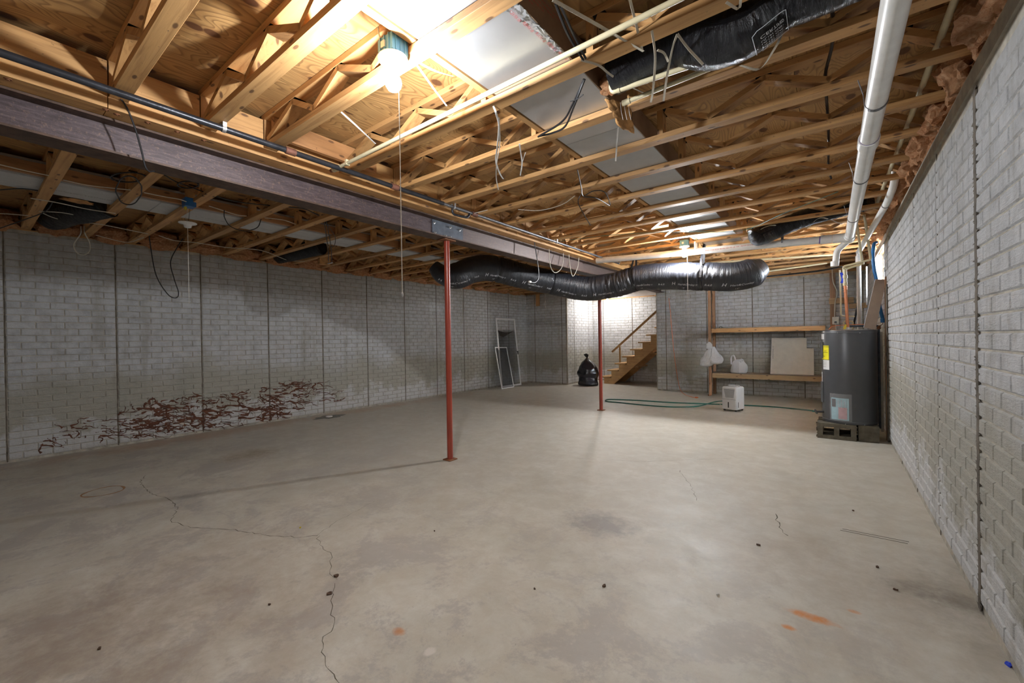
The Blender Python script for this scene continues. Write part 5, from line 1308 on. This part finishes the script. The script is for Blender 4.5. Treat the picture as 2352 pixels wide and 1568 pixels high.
q = az(1597, 912, .012); single('cord_plug', MB().cyl(q, q+Vector((.06, -.03, 0)), .012, 8), M['orange'], 'orange plug end lying on the floor', 'plug')

# ------------------------------------------------------------------ screens leaning on the left wall
def lean_frame(name, label, A, B, C, D, w, mat, netrows=None):
    """A bottom near, B bottom far, C top far, D top near"""
    A, B, C, D = map(Vector, (A, B, C, D)); t_ = thing(name, label, 'screen', A.lerp(B, .5))
    nrm = (B-A).cross(D-A).normalized()
    for (p, q_) in ((A, D), (B, C)): part('stile', MB().beam(p, q_, w, .016, (B-A)), M['frame'], t_)
    for (p, q_) in ((A, B), (D, C)):
        d = (q_-p).normalized(); up_ = (D-A).normalized(); s_ = 1 if p == A else -1
        part('rail', MB().beam(p+d*w/2+up_*(s_*w/2), q_-d*w/2+up_*(s_*w/2), w, .015, (D-A)), M['frame'], t_)
    return t_, nrm
wx = XL+DEP+.03
A = Vector((-6.93, 8.55, .02)); B = Vector((-6.93, 9.42, .02)); zt_ = 1.93; D = Vector((wx+.01, 8.72, zt_)); Cc = Vector((wx+.01, 9.60, zt_))
A = az(1152, 893); B = az(1202, 886); A = Vector((-6.88, 8.60, .022)); B = Vector((-6.86, 9.40, .022)); 
D = ax(1139, 730, wx+.005); Cc = ax(1181, 732, wx+.005)
sd_, nrm = lean_frame('screen_door', 'tall white screen door frame with torn sagging mesh on the left wall', A, B, Cc, D, .045, 'frame')
mb = MB(); n = 10
for i in range(n+1):
    for j in range(n+1):
        u, v = j/n, i/n; sag = .80-.0*u; top = .80 - .03*math.sin(math.pi*u)
        p = A.lerp(B, .04+.92*u).lerp(D.lerp(Cc, .04+.92*u), .02+top*v) + Vector((.012*math.sin(u*7+v*3)*v, 0, 0)); mb.v.append(p)
for i in range(n):
    for j in range(n): a = i*(n+1)+j; mb.f.append((a, a+1, a+n+2, a+n+1))
part('torn_mesh', mb, M['screen'], sd_)
tl = A.lerp(D, .82); tr = B.lerp(Cc, .82)
part('mesh_fold', MB().add([tl.lerp(tr, .04), tl.lerp(tr, .96), tl.lerp(tr, .3)-Vector((-.015, 0, .19)), tl.lerp(tr, .12)-Vector((-.01, 0, .14))], [(0, 1, 2, 3)]), M['screen'], sd_)
q = B.lerp(Cc, .48); part('latch', MB().box(q.x-.012, q.x+.02, q.y-.02, q.y+.01, q.z-.05, q.z+.05, .004), M['slot'], sd_, 'black latch')
A2_ = Vector((-6.74, 8.42, .012)); B2_ = Vector((-6.74, 8.92, .012)); D2_ = ax(1137, 797, -7.06); C2_ = ax(1163, 797, -7.06)
ss_, _n = lean_frame('window_screen', 'small white-framed window screen leaning before the screen door', A2_, B2_, C2_, D2_, .022, 'frame')
part('mesh', MB().add([A2_, B2_, C2_, D2_], [(0, 1, 2, 3)]), M['screen'], ss_)

# ------------------------------------------------------------------ stairs
SY0, SY1 = 11.02, 11.82; RUN, RISE = .2235, .193; X0 = -5.19; NS = 12
stt = thing('staircase', 'open wooden staircase rising to the right in the recess', 'staircase', (X0, SY0, 0))
for sy in (SY0, SY1-.04):
    poly = [(X0+.06, 0)]
    for k in range(NS):
        poly += [(X0+.06+k*RUN, (k+1)*RISE-.03), (X0+.06+(k+1)*RUN, (k+1)*RISE-.03)]
    xe = X0+.06+NS*RUN; poly += [(xe, RISE/RUN*(NS*RUN-.30))]
    poly += [(X0+.06+.30, 0)]
    poly = [p for p in poly if True]
    part('stringer', MB().prism([(x, sy, z) for x, z in poly], (0, .038, 0)), M['stair'], stt)
for k in range(NS):
    part('tread', MB().box(X0+k*RUN-.055, X0+(k+1)*RUN+.035, SY0-.03, SY1, (k+1)*RISE-.0295, (k+1)*RISE+.005, .004), M['stair'], stt)
    if k < 2: part('riser', MB().box(X0+k*RUN+.042, X0+k*RUN+.059, SY0+.04, SY1-.04, k*RISE+.006, (k+1)*RISE-.031), M['stair'], stt)
for k in (3, 5, 7): 
    x = X0+.03+(k+1.1)*RUN; part('nailer', MB().box(x, x+.09, SY0+.04, SY1-.04, (k+1)*RISE-.30, (k+1)*RISE-.26), M['stair'], stt)
hr = stt
h0, h1 = ay(1406, 808, SY0-.0), ay(1512, 711, SY0-.0)
h1 = h1+(h1-h0)*.25
part('handrail', MB().beam(h0, h1, .04, .05, (0, 1, 0)), M['wood_x'], hr)
pxx = ay(1424, 800, SY0).x; pz = h0.z+(h1.z-h0.z)*(pxx-h0.x)/(h1.x-h0.x)
part('baluster', MB().box(pxx-.022, pxx+.022, SY0-.022, SY0+.0, .60, pz-.04), M['wood_z'], hr)
xx = NX1-.055; part('end_post', MB().box(xx-.02, xx+.02, SY0-.05, SY0-.01, 1.2, h0.z+(h1.z-h0.z)*(xx-h0.x)/(h1.x-h0.x)-.03), M['wood_z'], hr)

# ------------------------------------------------------------------ floor details
def flat(pts, th, z=0.0): return MB().ribbon(pts, th, lambda t_: rt, .0012)
def crack(pixels, w, seed):
    P = [az(a, b) for a, b in pixels]; out = []; random.seed(seed)
    for i in range(len(P)-1):
        n = max(3, int((P[i+1]-P[i]).length/.035))
        for j in range(n):
            p = P[i].lerp(P[i+1], j/n); out.append(p+Vector(((R()-.5)*.022, (R()-.5)*.022, .0004)))
    out.append(P[-1]+Vector((0, 0, .0004)))
    mb = MB(); o = 0
    for i, p in enumerate(out):
        d = (out[min(i+1, len(out)-1)]-out[max(i-1, 0)]); d.z = 0; s_ = Vector((-d.y, d.x, 0)).normalized()*w*(.35+R()); mb.v += [p-s_, p+s_]
    for i in range(len(out)-1): mb.f.append((2*i, 2*i+1, 2*i+3, 2*i+2))
    part('crack', mb, M['crack'], fl)
crack([(333, 1092), (322, 1108), (350, 1135), (388, 1145), (408, 1165), (392, 1195), (430, 1210), (550, 1218), (620, 1230), (690, 1234), (730, 1230)], .0022, 1)
crack([(730, 1230), (735, 1250), (765, 1280), (757, 1310), (775, 1330)], .0012, 2)
crack([(770, 1340), (760, 1400), (768, 1440), (738, 1470), (735, 1500), (765, 1545), (785, 1575)], .0014, 3)
crack([(730, 1230), (760, 1205), (860, 1150)], .001, 4)
crack([(1780, 1180), (1790, 1210), (1810, 1230)], .003, 5); crack([(1560, 1080), (1590, 1120), (1600, 1150)], .0015, 6)
crack([(1320, 1052), (1480, 1060), (1680, 1052)], .0015, 8)
for (a, b) in (((1930, 1217), (2085, 1248)), ((1935, 1214), (2088, 1244))): part('scrape_mark', flat([az(*a, .0006), az(*b, .0006)], .004), M['crack'], fl)
ca, cb_ = az(239, 1128), None; ring = []
mb = MB(); n = 40
for i in range(n):
    a = 2*math.pi*i/n; rx = .135*(1+.05*math.sin(3*a)); w_ = .008+.003*math.sin(5*a)
    for q_ in (rx-w_, rx+w_): mb.v.append(ca+Vector((math.cos(a)*q_, math.sin(a)*q_, .0008)))
for i in range(n): j = (i+1) % n; mb.f.append((2*i, 2*i+1, 2*j+1, 2*j))
part('ring_stain', mb, M['ring'], fl)
# floor drain cap in its mortar patch
pc = az(756, 957)
mb = MB(); n = 18
mb.v = [pc+Vector((math.cos(2*math.pi*i/n)*(.16+.04*math.sin(i*2.3)), math.sin(2*math.pi*i/n)*(.26+.06*math.sin(i*1.9)), .0015)) for i in range(n)]; mb.f = [tuple(range(n))]
part('mortar_patch', mb, M['grey_patch'], fl)
single('floor_drain', MB().lathe(pc+Vector((0, 0, .002)), [(.055, 0), (.055, .012), (.045, .016), (.01, .017)], 20), M['porcelain'], 'round white cleanout cap in the floor by the left wall', 'cap')
def debris(name, px, py, sx, sy, mat, label, cat, seed):
    p = az(px, py); random.seed(seed); n = 7; sx *= .75; sy *= .75
    top = [p+Vector((math.cos(2*math.pi*i/n+.4)*sx*(.6+.6*R()), math.sin(2*math.pi*i/n+.4)*sy*(.6+.6*R()), .004+.006*R())) for i in range(n)]
    mb = MB(); bot = [Vector((v.x, v.y, .0006)) for v in top]; c_ = p+Vector((0, 0, .007))
    mb.v = top+bot+[c_]; mb.f = [(i, (i+1) % n, 2*n) for i in range(n)]+[(i+n, (i+1) % n+n, (i+1) % n, i) for i in range(n)]+[tuple(reversed(range(n, 2*n)))]
    single(name, mb, M[mat], label, cat)
debris('dried_mud', 772, 1323, .025, .022, 'mud', 'dark dried mud clump on the crack, upper one', 'debris', 1)
debris('dried_mud', 756, 1364, .018, .018, 'mud', 'dark dried mud clump on the crack, lower one', 'debris', 2)
debris('dead_leaf', 619, 1389, .010, .008, 'leaf', 'small brown leaf crumb left of the floor crack', 'leaf', 3)
debris('bottle_cap', 690, 1212, .010, .010, 'leaf_y', 'tiny yellow cap beside the floor crack', 'cap', 4)
debris('dead_leaf', 1387, 1347, .012, .018, 'leaf', 'curled brown leaf in the middle foreground', 'leaf', 5)
debris('dead_leaf', 1742, 1252, .014, .012, 'leaf', 'dark crumpled leaf right of centre on the floor', 'leaf', 6)
debris('paint_chip', 1649, 1366, .012, .009, 'chip', 'white paint chip on the floor foreground', 'chip', 7)
debris('dead_leaf', 1228, 1353, .008, .008, 'leaf', 'small dark crumb in the central foreground', 'leaf', 8)
debris('dead_leaf', 1960, 1173, .010, .010, 'leaf', 'small brown crumb toward the right wall', 'leaf', 9)
debris('dead_leaf', 2015, 1303, .010, .012, 'leaf', 'tiny dark crumb near the right foreground', 'leaf', 10)
debris('plastic_scrap', 2316, 1527, .012, .02, 'valve', 'blue plastic scrap at the foot of the right wall', 'scrap', 11)
debris('dead_leaf', 228, 1491, .012, .01, 'leaf', 'dark crumb at the lower left corner', 'leaf', 12)
debris('dead_leaf', 2057, 1355, .02, .01, 'leaf', 'dark flake on the black stain by the right wall', 'leaf', 13)
debris('dead_leaf', 998, 1220, .008, .007, 'leaf', 'dark crumb left of the foreground centre', 'leaf', 14)

# dried roots clinging to the left wall
random.seed(23); mb = MB()
XW = XL+DEP+.001
def on_left(px, py): q = ax(px, py, XW); return q
def vine(px, py, n, heading, w, step=7):
    pts = [on_left(px, py)]; x, y = px, py; hd = heading
    for i in range(n):
        hd += (R()-.5)*2.2; hd = hd*.85+heading*.15
        x += math.cos(hd)*step*(.6+.8*R()); y += math.sin(hd)*step*.45*(.6+.8*R()); pts.append(on_left(x, y))
    o = len(mb.v); m_ = len(pts)
    for i, p in enumerate(pts):
        d = pts[min(i+1, m_-1)]-pts[max(i-1, 0)]; d.x = 0; s_ = Vector((0, -d.z, d.y)).normalized()*w*(.3+1.1*R())*(1-.6*i/m_); h_ = Vector((.002+R()*.003, 0, 0)); mb.v += [p-s_, p+h_, p+s_]
    for i in range(m_-1):
        a = o+3*i; mb.f += [(a, a+1, a+4, a+3), (a+1, a+2, a+5, a+4)]
spine = [(115, 1012, .5), (165, 995, .8), (210, 985, 1), (260, 985, 1), (300, 978, 2.2), (330, 968, 2.6), (360, 960, 2.8), (400, 955, 3), (440, 950, 2.8), (480, 945, 2.6), (530, 940, 2.4), (580, 935, 2.2), (620, 930, 3.2), (660, 915, 2.2), (700, 905, 1.8), (745, 898, 1.2)]
for (px, py, dns) in spine:
    hh = 10+16*min(dns, 2.4)
    for k in range(int(13*dns)):
        vine(px+(R()-.5)*62, py+(R()-.5)*2*hh*.8, 2+int(R()*9), (R()-.5)*1.5-.12, .004+R()*R()*.014, 3.5+R()*4)
for k in range(26): vine(290+R()*330, 975-R()*48, 9, -.15+(R()-.5)*.3, .012+.01*R(), 8)
for k in range(16): vine(622+(R()-.5)*30, 930+(R()-.5)*50, 6, 1.5+(R()-.5)*.6, .011, 6)
vine(95, 1040, 5, -1.5, .012); vine(95, 1020, 5, -.1, .012)
mb.v = [Vector((v.x, v.y, max(v.z, .004))) for v in mb.v]
part('dried_roots', mb, M['root'], wl, 'dark brown dried roots and stains', 'stuff')

for o in list(bpy.data.objects):
    if '_w' in o: del o['_w']
